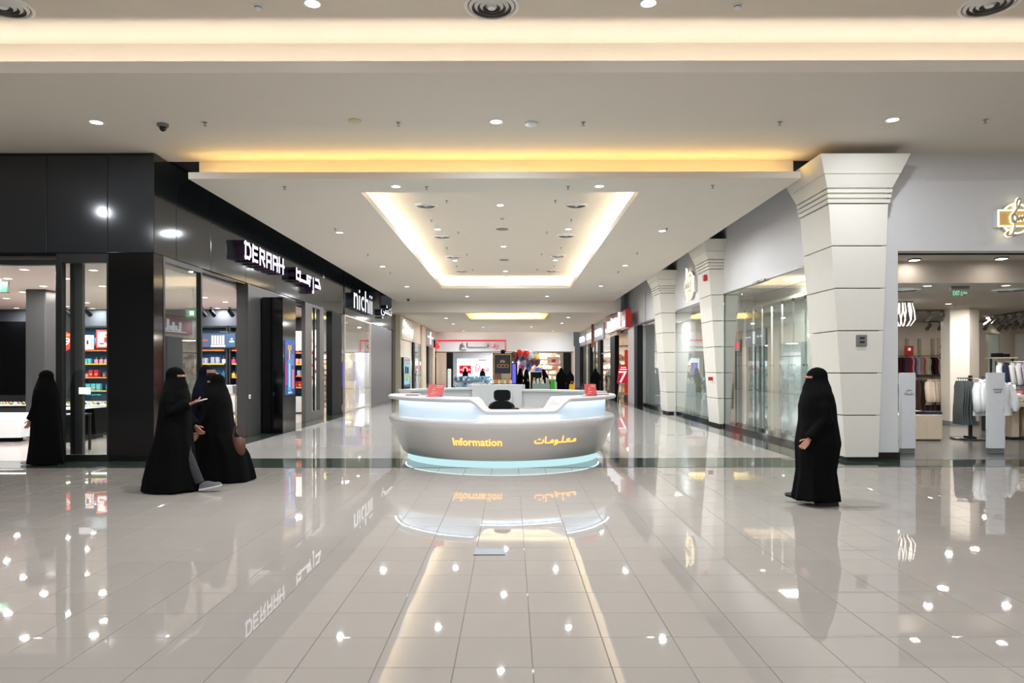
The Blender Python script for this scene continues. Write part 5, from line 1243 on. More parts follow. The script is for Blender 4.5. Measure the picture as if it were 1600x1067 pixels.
# left side of the far corridor
XA = -5.95
w = MB().box(XL, XA, 37.75, 38.0, 0, Z2 + .05).build('wall_far_return', m_cream); w['kind'] = 'structure'
w = MB().box(XA - .2, XA - .02, 37.9, YE, 3.25, Z2 + .05).build('wall_far_left', m_beige); w['kind'] = 'structure'
t = thing('shop_sign', 'cream glossy fascia with white lit script in the far left corridor', 'sign', (XA, 40.3, 3.8))
MB().box(XA - .02, XA + .05, 38.0, 42.6, 3.22, 4.44, .01).build('fascia', m_cream, t)
for k in range(16):
    y = 38.5 + k * .22; z = 4.12 - .035 * k + .1 * sin(k * 2.1)
    MB().tube([(XA + .08, y, z - .16), (XA + .08, y + .06, z + .16), (XA + .08, y + .14, z - .08), (XA + .08, y + .22, z + .06)], .028, 5).build('script_stroke', m_signlit2, t)
t = tag(MB().box(XA - .2, XA, 38.0, 42.0, 0, 3.2, .01).build('wall_panel', m_cream), 'cream wall panel behind the digital screen in the far left corridor', 'panel')
t = thing('digital_screen', 'black framed digital screen showing people over a yellow pattern', 'screen', (XA, 39.3, 1.5))
MB().box(XA, XA + .12, 38.1, 40.6, .35, 2.25, .02).build('case', m_blackgloss, t); MB().box(XA + .12, XA + .125, 38.3, 40.4, .75, 1.85).build('picture', emis('light blue screen', (150, 206, 226), 1.0), t)
for (y0, y1, z0, z1, c) in ((38.6, 39.1, 1.35, 1.75, (40, 70, 110)), (39.3, 39.9, 1.35, 1.72, (90, 50, 70)), (38.5, 40.1, 1.12, 1.3, (216, 206, 110)), (38.9, 39.6, .95, 1.1, (190, 190, 130))):
    MB().box(XA + .125, XA + .13, y0, y1, z0, z1).build('picture_detail', emis('screen tone %d' % c[0], c, .8), t)
for k, (y0, y1, m, lab) in enumerate(((42.2, 42.9, m_black, 'black'), (46.4, 48.4, m_beige, 'beige'), (49.2, 50.0, m_black, 'second black'), (52.6, 53.6, m_beige, 'second beige'))):
    tag(MB().box(XA - .015, XA + .08 + .02 * k, y0, y1, 0, Z2 - .01 if k in (1,) else 3.22, .01).build('pier', m), '%s pier between the far left shop fronts' % lab, 'pier', 'far left piers')
t = thing('shop_window', 'glass shop front with cool blue goods in the far left corridor, nearer one', 'window', (XA, 44.6, 0)); MB().box(XA - .06, XA - .05, 42.9, 46.4, .05, 3.25).build('pane', m_glass, t); MB().box(XA - .09, XA - .02, 42.9, 46.4, 0, .05).build('rail', m_steel, t)
MB().box(XA - .09, XA - .02, 42.9, 46.4, 2.35, 2.42).build('transom', m_frame, t)
t = thing('shop_window', 'glass shop front in the far left corridor, farther one', 'window', (XA, 51.2, 0)); MB().box(XA - .06, XA - .05, 50.0, 52.6, .05, 3.25).build('pane', m_glass, t); MB().box(XA - .09, XA - .02, 50.0, 52.6, 0, .05).build('rail', m_steel, t); MB().box(XA - .09, XA - .02, 51.2, 51.35, .05, 3.25).build('mullion', m_black, t)
t = thing('shop_window', 'tall framed glass door in the far left corridor before the end shop', 'window', (XA, 54.6, 0)); MB().box(XA - .06, XA - .05, 53.6, YE - .3, .05, 3.0).build('pane', m_glass, t)
for y in (53.65, YE - .35): MB().box(XA - .1, XA, y - .06, y + .06, 0, 3.1).build('stile', m_black, t)
MB().box(XA - .1, XA, 53.6, YE - .3, 2.6, 2.68).build('transom', m_frame, t)
t = thing('shop_sign', 'lilac grey fascia with a tall white lit stroke in the far left corridor', 'sign', (XA, 51, 3.8))
MB().box(XA, XA + .06, 48.9, 53.2, 3.3, 4.4, .01).build('fascia', m_lilacgrey, t); MB().box(XA - .02, XA + .07, 48.3, 48.9, 3.3, 4.4, .01).build('end_block', m_black, t)
MB().box(XA + .06, XA + .12, 51.0, 51.35, 3.4, 4.3).build('lit_letter', m_signlit2, t)
for y in (49.6, 50.2, 52.0, 52.6): MB().box(XA + .06, XA + .1, y, y + .3, 3.85, 3.97).build('lit_letter', m_signlit2, t)
t = thing('shop_sign', 'small projecting dark sign with red lit letters at the end of the left corridor', 'sign', (XA, 54.6, 3.3))
MB().box(XA + .0, XA + .1, 54.0, 54.3, 2.95, 3.85, .01).build('bracket', m_black, t); MB().box(XA, XA + .06, 54.3, YE - .1, 3.0, 3.85).build('board', m_lilacgrey, t)
text('ha', (XA + .06, 54.4, 3.2), 'left', 1.1, .42, .25, 'lettering', m_redlit, t)
lit_room(-9.5, XA - .25, 42.5, YE, 3.4, 90, 'far_left_shops', col=(.93, .97, 1))
w = MB().box(-9.6, -9.5, 42.5, YE, 0, 3.4).build('wall_far_left_shops', m_wall); w['kind'] = 'structure'
w = MB().box(-9.5, XA - .25, 42.4, 42.5, 0, 3.4).build('wall_far_left_partition', m_wall); w['kind'] = 'structure'
t = thing('goods_rack', 'rack of blue and white goods inside the far left shop', 'rack', (-7.2, 48, 0))
for k, y in enumerate((46.5, 50.5, 54.5)): MB().box(-9, -6.6, y, y + .1, 0, 2.2).build('panel', m_wall, t); goods_mass(t, -9, -6.6, y, .2, 2.0, m_cool + [m_stuffs[5]], 70)

# the shop that closes the corridor
K = YE / F
xe0, xe1 = -6.1, 4.95
w = MB().box(xe0, xe1, YE, YE + .25, 2.98, 4.9).build('wall_end', m_wall); w['kind'] = 'structure'
w = MB().box(xe0, XY(697, YE), YE, YE + .25, 0, 2.98).box(XY(892, YE), xe1, YE, YE + .25, 0, 2.98).build('wall_end_side', m_beige); w['kind'] = 'structure'
MB().box(xe0, xe1, YE - .02, YE, 2.92, 2.98).build('trim_end', m_frame)['kind'] = 'structure'
t = thing('shop_sign', 'wide white end wall sign with red and black arabic letters and a red line', 'sign', (-2.5, YE, 3.6))
zr = ZY(532, YE)
MB().tube([(XY(684, YE), YE - .05, zr), (XY(790, YE), YE - .05, zr), (XY(790, YE), YE - .05, 2.95)], .055, 6).build('red_line', m_redtube, t)
m_ink = mat('dark letter', (44, 50, 56), .5)
text('\uFEA9\uFEAD'[::1], (XY(769, YE), YE - .1, ZY(546, YE)), 'cam', XY(779, YE) - XY(769, YE), .46, .1, 'red_lettering', emis('red sign letter', (226, 40, 70), .9), t)
text('\uFECD\uFE8E\u0640\u0640\u0640\u0640\u0640\uFE97', (XY(718, YE), YE - .1, ZY(546.5, YE)), 'cam', XY(764, YE) - XY(718, YE), .56, .1, 'dark_lettering', m_ink, t)
lit_room(xe0, xe1, YE + .3, 66, 3.3, 330, 'end_shop', col=(.97, .98, 1))
for y in (58, 60.5, 63.5): area('shop_fill', (2.4, y, 3.2), .8, 150, (1, .93, .84))  # more fill, added to brighten the right half of the end shop
lit_room(XR + .2, 7.1, 26.05, 31.3, 3.55, 60, 'third_window', col=(.95, .97, 1))  # light added behind the third window, standing in for its bright reflections
w = MB().box(5.9, 7.1, 31.55, 31.62, 0, 3.6).box(7.1, 7.15, 26.0, 31.3, 0, 3.6).build('wall_bright_backing', m_wall); w['kind'] = 'structure'  # white walls added to catch that light behind the glass
w = MB().box(xe0 - .1, xe1 + .1, 66, 66.1, 0, 3.4).build('wall_end_shop_back', m_wall); w['kind'] = 'structure'
w = MB().box(XY(803, YE) - .1, XY(803, YE), YE + .3, 66, 0, 3.3).build('wall_end_shop_divider', m_wall); w['kind'] = 'structure'
w = MB().box(xe1, xe1 + .1, YE, 66, 0, 3.4).build('wall_end_shop_side', m_cs_wall); w['kind'] = 'structure'
for k, (a, b, s) in enumerate(((698, 708, 'left'), (880, 892, 'right'))): tag(MB().box(XY(a, YE), XY(b, YE), YE - .12, YE - .005, 0, 2.91, .01).build('black_pier', m_black), 'black pier at the %s of the end shop front' % s, 'pier')
t = thing('promotion_board', 'large white lit promotion board with a red box and red arabic word', 'board', (-3, 62, 0))
Y = 62.0
MB().box(XY(714, Y), XY(768, Y), Y, Y + .1, ZY(592, Y), ZY(560, Y)).build('lit_board', emis('lit promotion board', (246, 248, 255), 1.1), t)
MB().box(XY(718, Y), XY(736, Y), Y - .02, Y, ZY(583.5, Y), ZY(571, Y)).build('red_box', m_redtube, t)
MB().tube([(XY(727, Y) + .2 * cos(k * pi / 6), Y - .04, ZY(577.5, Y) + .22 * sin(k * pi / 6)) for k in range(13)], .04, 6).build('white_ring', m_signlit2, t)
for dx in (-.42, .30): MB().box(XY(727, Y) + dx, XY(727, Y) + dx + .13, Y - .04, Y - .02, ZY(577.5, Y) - .05, ZY(577.5, Y) + .05).build('white_dash', m_signlit2, t)
text('\uFE8E\uFEE7\uFE8E\uFEA0\uFEE3', (XY(743, Y), Y - .03, ZY(582, Y)), 'cam', XY(764, Y) - XY(743, Y), .62, .02, 'red_lettering', m_redtube, t); MB().box(XY(744, Y), XY(746, Y), Y - .03, Y, ZY(570.5, Y), ZY(569, Y)).build('red_mark', m_redtube, t)
MB().box(XY(748, Y), XY(760, Y), Y - .01, Y, ZY(563, Y), ZY(562, Y)).build('print', m_ink, t)
for x in (XY(716, Y), XY(764, Y)): MB().box(x, x + .1, Y + .02, Y + .08, 0, ZY(591, Y)).build('leg', m_frame, t)
for k in range(7):
    y = 57.5 + k * .55; x = XY(712, y) + (k % 2) * .6
    t = thing('goods_table', 'low table heaped with pale blue goods in the end shop, %s from the front' % ORDS[k], 'table', (x + 1.2, y, 0), 'tables of blue goods'); MB().box(x, x + 2.3, y, y + .45, 0, .8, .01).build('table', m_wall, t); goods_mass(t, x, x + 2.3, y, .15, 1.15, m_cool, 110)
t = thing('security_gate', 'white upright security gate at the left of the end shop opening', 'security gate', (XY(702, 54.5), 54.5, 0)); x = XY(702, 54.5); MB().box(x - .14, x + .14, 54.4, 54.6, .05, 1.62, .05).build('frame', m_white, t); MB().box(x - .2, x + .2, 54.35, 54.65, 0, .05).build('foot', m_greyp, t)
t = thing('goods_rack', 'tall rack of beige and rose clothes in the right half of the end shop', 'rack', (2, 63, 0)); 
for k, y in enumerate((58.8, 61.5, 64.5)):
    a, b = (XY(806, YE), XY(878, YE)); MB().box(a, b, y + .3, y + .36, 0, 3.0 - .2 * (k == 0)).build('panel', m_cs_wall, t); goods_mass(t, a + (0 if k else 1.4), b, y + .3, .3, 2.9, m_stuffs[:4] + [m_stuffs[0], m_stuffs[3], m_stuffs[1]], 150, (.1, .4))
t = thing('hanging_card', 'pale pink card with a red square hanging in the end shop', 'sign', (XY(864, 57.5), 57.5, 2.6)); Y = 57.5
MB().box(XY(855, Y), XY(874, Y), Y, Y + .03, ZY(568, Y), ZY(557.5, Y)).build('card', mat('pink card lit', (230, 196, 196), .5), t); MB().box(XY(862, Y), XY(868, Y), Y - .01, Y, ZY(566, Y), ZY(561.5, Y)).build('print', m_red, t); MB().tube([(XY(864, Y), Y, ZY(557.5, Y)), (XY(864, Y), Y, 3.3)], .01, 5).build('cord', m_black, t)
# navy kiosk board with gold emblem and bottles
Y = 42.0
t = thing('kiosk_board', 'tall navy board with gold frame and gold emblem behind the desk', 'kiosk', (XY(785, Y), Y, 0))
x0, x1 = XY(770, Y), XY(800.5, Y); zt = ZY(551.5, Y)
MB().box(x0, x1, Y, Y + .25, 0, zt, .02).build('case', m_blackgloss, t)
m_navyb = mat('navy board', (14, 26, 48), .4)
MB().box(x0 + .09, x1 - .09, Y - .02, Y, ZY(583.5, Y), zt - .09).build('navy_face', m_navyb, t)
for a in ((x0 + .06, x0 + .10, .7, zt - .06), (x1 - .10, x1 - .06, .7, zt - .06), (x0 + .06, x1 - .06, zt - .1, zt - .06)): MB().box(a[0], a[1], Y - .03, Y - .0, a[2], a[3]).build('gold_frame', m_gold, t)
xm = (x0 + x1) / 2; ze = ZY(566, Y)
for k in range(5):
    a = pi / 2 + (k - 2) * .62; MB().prism([(xm + .06 * cos(a - .9), ze + .06 * sin(a - .9)), (xm + .21 * cos(a), ze + .21 * sin(a) - .02), (xm + .06 * cos(a + .9), ze + .06 * sin(a + .9))], Y - .04, Y - .02, 'y').build('emblem_leaf', m_gold, t)
for dx in (-.2, .02, .24): MB().tube([(xm + dx + .12 * cos(k * pi / 8), Y - .03, ze - .22 + .09 * sin(k * pi / 8)) for k in range(17)], .022, 6).build('gold_ring', m_gold, t)
MB().lathe([(.12, 0), (.16, .08), (.1, .2)], xm + .02, Y + .12, 14, z=zt).build('finial', m_black, t)
t2 = thing('kiosk_counter', 'kiosk counter with cardboard boxes in front of the navy board', 'counter', (xm, Y - .5, 0)); MB().box(x0 - .1, x1 + .1, Y - .9, Y - .05, 0, .74, .02).build('counter', m_blackgloss, t2); MB().box(x0 + .1, xm - .1, Y - .2, Y - .05, .74, 1.33).build('carton', m_pack[8], t2); MB().box(xm - .08, x1 - .1, Y - .2, Y - .05, .74, 1.33).build('carton', m_wood, t2)
for k in range(14): 
    o = dup(bt, (x0 + .05 + (k % 7) * .17, Y - .85 + .25 * (k // 7), .74), label='%s bottle on the kiosk counter, %s row, %s from the left' % ('amber' if k % 2 else 'cream', ('front', 'rear')[k // 7], ORDS[k % 7]), group='bottles on the kiosk counter', scale=(1.6, 1.6, 2.0))
    override([c for c in o.children if c.name.startswith('flask')][0], m_pack[(0, 11, 0, 7)[k % 4]])
# balloons
bal = thing('balloon', 'red balloon in the cluster above the end of the corridor, topmost', 'balloon', (0, 0, 0), 'balloon cluster')
MB().loft([[(r * cos(k * pi / 8), r * sin(k * pi / 8), z) for k in range(16)] for r, z in ((.015, -.34), (.02, -.31), (.09, -.25), (.20, -.1), (.245, .06), (.22, .19), (.13, .28), (.03, .315))]).build('envelope', m_red, bal, True)
MB().tube([(0, 0, -.34), (.02, 0, -.7), (0, .02, -1.3)], .006, 4).build('string', m_white, bal)
bcol = {'red': (206, 46, 40), 'blue': (50, 96, 190), 'silver': (176, 180, 186), 'brown': (96, 54, 44), 'yellow': (226, 190, 60), 'plum': (90, 44, 66), 'grey': (140, 140, 144), 'magenta': (190, 60, 150), 'orange': (226, 110, 50)}
m_bal = {k: mat('foil ' + k, c, .18, coat=.5) for k, c in bcol.items()}
BC = {}
for k, (px, py, c) in enumerate([(812, 553, 'red'), (822, 554, 'red'), (829, 556, 'silver'), (837, 555, 'grey'), (803, 556, 'brown'), (805, 562, 'brown'), (815, 561, 'blue'), (823, 559, 'yellow'), (830, 560, 'silver'), (838, 560, 'yellow'), (817, 568, 'silver'), (824, 565, 'grey'), (832, 565, 'plum'), (839, 566, 'plum'), (815, 575, 'magenta'), (826, 574, 'blue'), (841, 581, 'blue'), (810, 553, 'orange')]):
    Y = 46 + .35 * (k % 4); loc = (XY(px, Y), Y, ZY(py, Y)); lab = '%s balloon of the cluster by the end shop, %s in the bunch' % (c, ('top', 'upper', 'middle', 'lower')[min(3, int((py - 552) / 5))]) + ''; BC[lab] = BC.get(lab, 0) + 1; lab += ', %s one' % ORDS[BC[lab] - 1]
    if k == 0: o = bal; o.location = loc; o['label'] = lab
    else: o = dup(bal, loc, label=lab)
    o.scale = (.95, .95, .95); override([q for q in o.children if q.name.startswith('envelope')][0], m_bal[c])
t = thing('balloon_stand', 'thin stand that holds the balloon cluster by the end shop', 'stand', (XY(824, 46.6), 46.6, 0)); x = XY(824, 46.6); MB().lathe([(.25, 0), (.25, .03), (.02, .04), (.02, 1.55)], x, 46.6, 14).build('post', m_steel, t)
for k in range(4): MB().tube([(x, 46.6, 1.5), (x + .5 * cos(k * 1.57 + .4), 46.6 + .3 * sin(k * 1.57), 1.9)], .012, 5).build('arm', m_steel, t)
t = thing('vertical_screen', 'violet blue lit vertical screen behind the seated attendants', 'screen', (XY(803, 44.5), 44.5, 0)); x = XY(803.5, 44.5); MB().box(x - .2, x + .2, 44.5, 44.6, 0, 1.98, .01).build('case', m_black, t); MB().box(x - .16, x + .10, 44.49, 44.5, .7, 1.92).build('lit_face', emis('violet screen', (110, 110, 235), 1.0), t)
t = thing('glass_showcase', 'pale glass showcase with sweets between the shoppers', 'showcase', (XY(845, 40.5), 40.5, 0)); x0, x1 = XY(832, 40.5), XY(859, 40.5)
MB().box(x0, x1, 40.3, 41.0, 0, .75, .01).build('cabinet', mat('pale grey green', (150, 168, 164), .4), t); MB().box(x0, x1, 40.3, 40.31, .75, 1.0).box(x0, x1, 40.31, 41.0, .99, 1.0).build('glass', m_glass, t); goods_mass(t, x0 + .05, x1 - .05, 40.8, .75, 1.0, [m_stuffs[3], m_stuffs[1], m_stuffs[0]], 14, (.05, .12))
t = thing('black_case', 'black open case on the showcase by the shoppers', 'case', (XY(838, 41.5), 41.5, 0)); MB().box(XY(829, 41.5), XY(846, 41.5), 41.2, 41.7, 0, 1.42, .02).build('body', m_black, t); MB().box(XY(830, 41.5), XY(845, 41.5), 41.25, 41.65, 1.42, 1.46).build('paper', m_white, t)

# right side of the far corridor
XB = 5.45
tag(MB().box(5.5, 5.75, 30.75, 31.5, 0, 3.5, .01).build('black_pier', m_black), 'narrow black pier on the right before the red easel sign', 'pier')
tag(MB().box(5.5, 5.72, 31.7, 33.2, 0, 3.5, .01).build('wall_panel', mat('rose grey panel', (196, 186, 188), .4)), 'plain pale rose panel in front of the red easel sign', 'panel')
w = MB().box(7.0, 7.1, 31.4, 37.5, 0, 3.5).build('wall_far_recess', m_wall); w['kind'] = 'structure'
w = MB().box(XB, XB + .2, 36.4, YE, 3.35, Z2 + .05).build('wall_far_right', m_cream); w['kind'] = 'structure'
t = thing('shop_sign', 'red box sign with white lit arabic letters projecting from the right wall', 'sign', (5.35, 35.9, 3.95))
m_rb = mat('rose red sign face', (190, 84, 92), .2); MB().box(5.25, 5.5, 32.4, 39.4, 3.52, 4.33, .01).build('box', m_rb, t); MB().box(5.24, 5.51, 32.3, 32.4, 3.50, 4.35, .005).build('end_cap', m_red, t)
for k, (y, w_, h_) in enumerate(((33.9, .16, .62), (34.35, .3, .4), (34.9, .35, .44), (35.5, .3, .4), (36.1, .4, .5), (36.8, .3, .38), (37.4, .45, .42))):
    a = MB(); strokes(a, [[(0, 0), (0, 1)], [(0, 0), (1, .1), (1, .5)]] if k else [[(.5, 0), (.5, 1)]], (5.25, y + w_, 3.68), 'right', w_, h_, .075, .1); a.build('lit_letter', m_signlit2, t)
MB().tube([(5.24, 33.6, 3.6), (5.24, 35, 3.64), (5.24, 36, 3.59), (5.24, 38.6, 3.62)], .03, 5).build('lit_wave', m_signlit2, t); MB().box(5.24, 5.25, 32.9, 33.1, 3.9, 4.1).build('emblem', m_gold, t)
for k, (y0, y1, m, ms, s) in enumerate(((41.0, 45.5, m_lilacgrey, m_signlit2, 'grey'), (46.0, 50.5, m_beige, m_signlit2, 'tan'), (51, 55.2, m_lilacgrey, m_signlit2, 'pale grey'))):
    t = thing('shop_sign', '%s fascia with white lit letters in the far right corridor' % s, 'sign', (XB, (y0 + y1) / 2, 3.9)); MB().box(XB - .08, XB, y0, y1, 3.36, 4.3, .01).build('fascia', m, t)
    for q in range(5): 
        a = MB(); strokes(a, [[(0, 0), (0, 1)], [(0, .05), (1, .05), (1, .7)]], (XB - .08, y0 + .9 + q * .62, 3.65), 'right', .35, .34, .075, .12); a.build('lit_letter', ms, t)
tag(MB().box(XB - .25, XB - .1, 45.6, 45.8, 3.0, Z2, .01).build('wooden_blade', mat('brown wood blade', (120, 70, 40), .5)), 'brown wooden blade standing out between two far right fascias', 'blade')
for k, (y0, y1, lab) in enumerate(((36.9, 38.6, 'nearest'), (42.9, 44.2, 'second'), (48.6, 49.8, 'third'), (YE - 1.1, YE - .2, 'last'))): tag(MB().box(XB - .03, XB + .2, y0, y1, 0, 3.35, .01).build('black_pier', m_black), 'black pier between the far right shop fronts, %s' % lab, 'pier', 'far right piers')
t = thing('shop_window', 'glass shop front with warm toned goods in the far right corridor, nearer one', 'window', (XB, 40.7, 0)); MB().box(XB + .06, XB + .07, 38.6, 42.9, .05, 3.35).build('pane', m_glass, t); MB().box(XB + .02, XB + .1, 38.6, 42.9, 0, .05).build('rail', m_steel, t); MB().box(XB + .02, XB + .1, 38.6, 42.9, 2.5, 2.56).build('transom', m_frame, t)
t = thing('shop_window', 'glass shop front with warm toned goods in the far right corridor, farther one', 'window', (XB, 46.4, 0)); MB().box(XB + .06, XB + .07, 44.2, 48.6, .05, 3.35).build('pane', m_glass, t); MB().box(XB + .02, XB + .1, 44.2, 48.6, 0, .05).build('rail', m_steel, t); MB().box(XB + .02, XB + .1, 46.3, 46.45, .05, 3.35).build('mullion', m_frame, t)
t = thing('shop_window', 'pale lit glass front with blue bottles near the end of the right corridor', 'window', (XB, 52, 0)); MB().box(XB + .06, XB + .07, 49.8, YE - 1.1, .05, 3.35).build('pane', m_glass, t); MB().box(XB + .02, XB + .1, 49.8, YE - 1.1, 0, .05).build('rail', m_steel, t)
lit_room(XB + .2, 9.5, 37.0, YE, 3.45, 150, 'far_right_shops', col=(1, .9, .76))
w = MB().box(9.5, 9.6, 37, YE, 0, 3.5).build('wall_far_right_shops', m_cs_wall); w['kind'] = 'structure'
w = MB().box(XB + .2, 9.5, YE - .1, YE, 0, 3.5).build('wall_far_right_partition', m_cs_wall); w['kind'] = 'structure'
t = thing('goods_rack', 'racks of cream and brown clothes inside the far right shops', 'rack', (7.2, 46, 0))
for k, y in enumerate((42.0, 46.0, 50.0, 54.5)): MB().box(6.4, 9.4, y, y + .08, 0, 2.9).build('panel', m_cs_wall, t); goods_mass(t, 6.2, 9.3, y, .2, 2.7, m_stuffs[:4] + m_stuffs[:2], 110)
# red easel sign with the big 7
Y = 36.0
t = thing('easel_sign', 'red and white easel sign with a big 7 on wooden legs', 'easel', (5.68, Y, 0)); x0, x1 = XY(966, Y), XY(983, Y)
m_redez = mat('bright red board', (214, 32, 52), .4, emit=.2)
MB().loft([[(x0 - .05, Y, .86), (x1 - .05, Y, .86), (x1 - .05, Y + .03, .86), (x0 - .05, Y + .03, .86)], [(x0 + .06, Y + .1, 1.82), (x1 + .06, Y + .1, 1.82), (x1 + .06, Y + .13, 1.82), (x0 + .06, Y + .13, 1.82)]]).build('board', m_redez, t)
text('7', (x0 + .02, Y - .012, .90), 'cam', .42, .58, .012, 'numeral', m_pw, t); MB().box(x0 + .1, x1 - .1, Y + .05, Y + .06, 1.55, 1.60).build('print', m_pw, t); MB().box(x0 + .14, x1 - .14, Y + .06, Y + .07, 1.66, 1.70).build('print', m_pw, t)
for x in (x0 + .02, x1 - .06): MB().tube([(x - (.06 if x < 5.7 else -.06), Y - .05, 0), (x + .1, Y + .12, 1.3)], .02, 6).build('leg', m_wood, t)
MB().tube([(x0 + .2, Y + .6, 0), (x0 + .3, Y + .15, 1.5)], .02, 6).build('rear_leg', m_wood, t); MB().tube([(x0 - .02, Y - .02, .33), (x1 + .0, Y - .02, .33)], .02, 6).build('crossbar', m_wood, t)
t = thing('roll_up_banner', 'orange red vertical banner in the recess behind the easel sign', 'banner', (6.6, 37.3, 0)); MB().box(XY(976, 37.3), XY(984, 37.3), 37.3, 37.33, .2, 2.6).build('cloth', m_pr, t); MB().box(XY(975, 37.3), XY(985, 37.3), 37.25, 37.4, 0, .2, .01).build('base', m_steel, t)
# bags on the floor near the end
m_bagg = mat('lime green bag', (60, 190, 50), .5); m_bagy = mat('yellow bag', (236, 176, 30), .5)
for px, Y, m, w_, h_, nm, lab in ((863.5, 39.8, m_bagg, .24, .62, 'shopping_bag', 'lime green shopping bag beside the bending shopper'), (893.5, 43, m_bagy, .32, .62, 'shopping_bag', 'yellow bag carried near the black pier at the far right')):
    x = XY(px, Y); z = .05 if m is m_bagy else .35
    t = thing(nm, lab, 'bag', (x, Y, z)); MB().loft([[(x - w_ / 2 * q, Y - .08 * q, zz), (x + w_ / 2 * q, Y - .08 * q, zz), (x + w_ / 2 * q, Y + .08 * q, zz), (x - w_ / 2 * q, Y + .08 * q, zz)] for q, zz in ((.9, z), (1, z + h_ * .5), (.95, z + h_))]).build('body', m, t); MB().tube([(x - .07, Y, z + h_), (x - .05, Y, z + h_ + .16), (x + .05, Y, z + h_ + .16), (x + .07, Y, z + h_)], .01, 5).build('handle', m, t)
# ------------------------------------------------------------------ people
m_eye = mat('eye white', (226, 220, 214), .3); m_iris = mat('dark iris', (30, 20, 16), .2)
m_shoe = mat('grey sneaker', (74, 74, 78), .6); m_sole = mat('white sole', (176, 176, 174), .6); m_bshoe = mat('black shoe', (14, 14, 14), .4)
m_trouser = mat('grey trousers', (30, 30, 33), .8, noise=.08)
def melt(mb, voxel, smooth, name, m, parent):
    """join overlapping volumes into one continuous skin"""
    org = ORG.get(parent.name, Vector())
    me = bpy.data.meshes.new(name); me.from_pydata([(x - org[0], y - org[1], z - org[2]) for x, y, z in mb.v], [], mb.f)
    bm = bmesh.new(); bm.from_mesh(me); bmesh.ops.recalc_face_normals(bm, faces=bm.faces); bm.to_mesh(me); bm.free()
    o = bpy.data.objects.new('melt', me); COL.objects.link(o)
    r = o.modifiers.new('r', 'REMESH'); r.mode = 'VOXEL'; r.voxel_size = voxel
    s = o.modifiers.new('s', 'SMOOTH'); s.iterations = smooth; s.factor = .5
    dg = bpy.context.evaluated_depsgraph_get(); dg.update()
    out = bpy.data.meshes.new_from_object(o.evaluated_get(dg)); bpy.data.objects.remove(o)
    out.name = name; out.materials.clear(); out.materials.append(m)
    out.polygons.foreach_set('use_smooth', [True] * len(out.polygons)); out.update()
    q = bpy.data.objects.new(name, out); COL.objects.link(q); q.parent = parent; ORG[q.name] = org
    return q

def hand_mesh(parent, wrist, fwd, side, curl=.6, s=1.0, name='hand'):
    """palm, four unequal fingers and a thumb; fwd = finger direction, side = thumb side"""
    f = Vector(fwd).normalized(); y = Vector(side); y = (y - f * y.dot(f)).normalized(); z = f.cross(y)
    w = Vector(wrist); mb = MB()
    P = lambda a, b, c: tuple(w + (f * a + y * b + z * c) * s)
    mb.loft([[P(x, b * wd, c * th) for b, c in ((-1, -.6), (-.6, -1), (.6, -1), (1, -.6), (1, .6), (.6, 1), (-.6, 1), (-1, .6))] for x, wd, th in ((-.04, .024, .018), (0, .026, .018), (.03, .036, .016), (.07, .041, .014), (.092, .038, .011))])
    for k, (b, L) in enumerate(((.030, .070), (.010, .078), (-.011, .072), (-.031, .056))):
        p = [(.075, b, 0)]; a = 0
        for q, l in enumerate((.45, .32, .23)):
            a += curl * (.5, .8, .6)[q]; px, pb, pc = p[-1]; p.append((px + cos(a) * l * L * 1.15, b * 1.05, pc - sin(a) * l * L * 1.15))
        mb.tube([P(*q) for q in p], [.0092 * s, .0088 * s, .008 * s, .0058 * s], 8)
    mb.tube([P(.012, .024, -.004), P(.040, .052, -.012), P(.066, .064, -.022), P(.084, .062, -.032)], [.012 * s, .0105 * s, .0095 * s, .006 * s], 8)
    return melt(mb, .0035 * s, 2, name, m_skin, parent)

def shoe(parent, x, y, rot, m, sole, name='shoe', toe_up=0, z0=0, s=1.0):
    t = MB(); R = Matrix.Rotation(rot, 3, 'Z')
    prof = [(-.11, .030, .02, .085), (-.07, .038, .02, .10), (-.01, .040, .02, .095), (.06, .046, .02, .065), (.11, .045, .02, .055), (.15, .03, .02, .04)]
    rings = []
    for u, w, zb, zt in prof:
        ring_ = []
        for a, b in ((-1, 0), (-.9, .5), (-.5, 1), (.5, 1), (.9, .5), (1, 0)):
            p = R @ Vector((u * s, a * w * s, 0)); ring_.append((x + p.x, y + p.y, z0 + (zb + (zt - zb) * b) * s + max(0, u + .1) * toe_up))
        rings.append(ring_)
    o = t.loft(rings).build(name, m, parent, True)
    b = MB(); rings = []
    for u, w, zb, zt in prof:
        rings.append([(x + p.x, y + p.y, z0 + z * s + max(0, u + .1) * toe_up) for p, z in ((R @ Vector((u * s * 1.02, a * w * 1.06 * s, 0)), zz) for a, zz in ((-1, 0), (-1, .022), (1, .022), (1, 0)))])
    b.loft(rings).build('sole', sole, o)

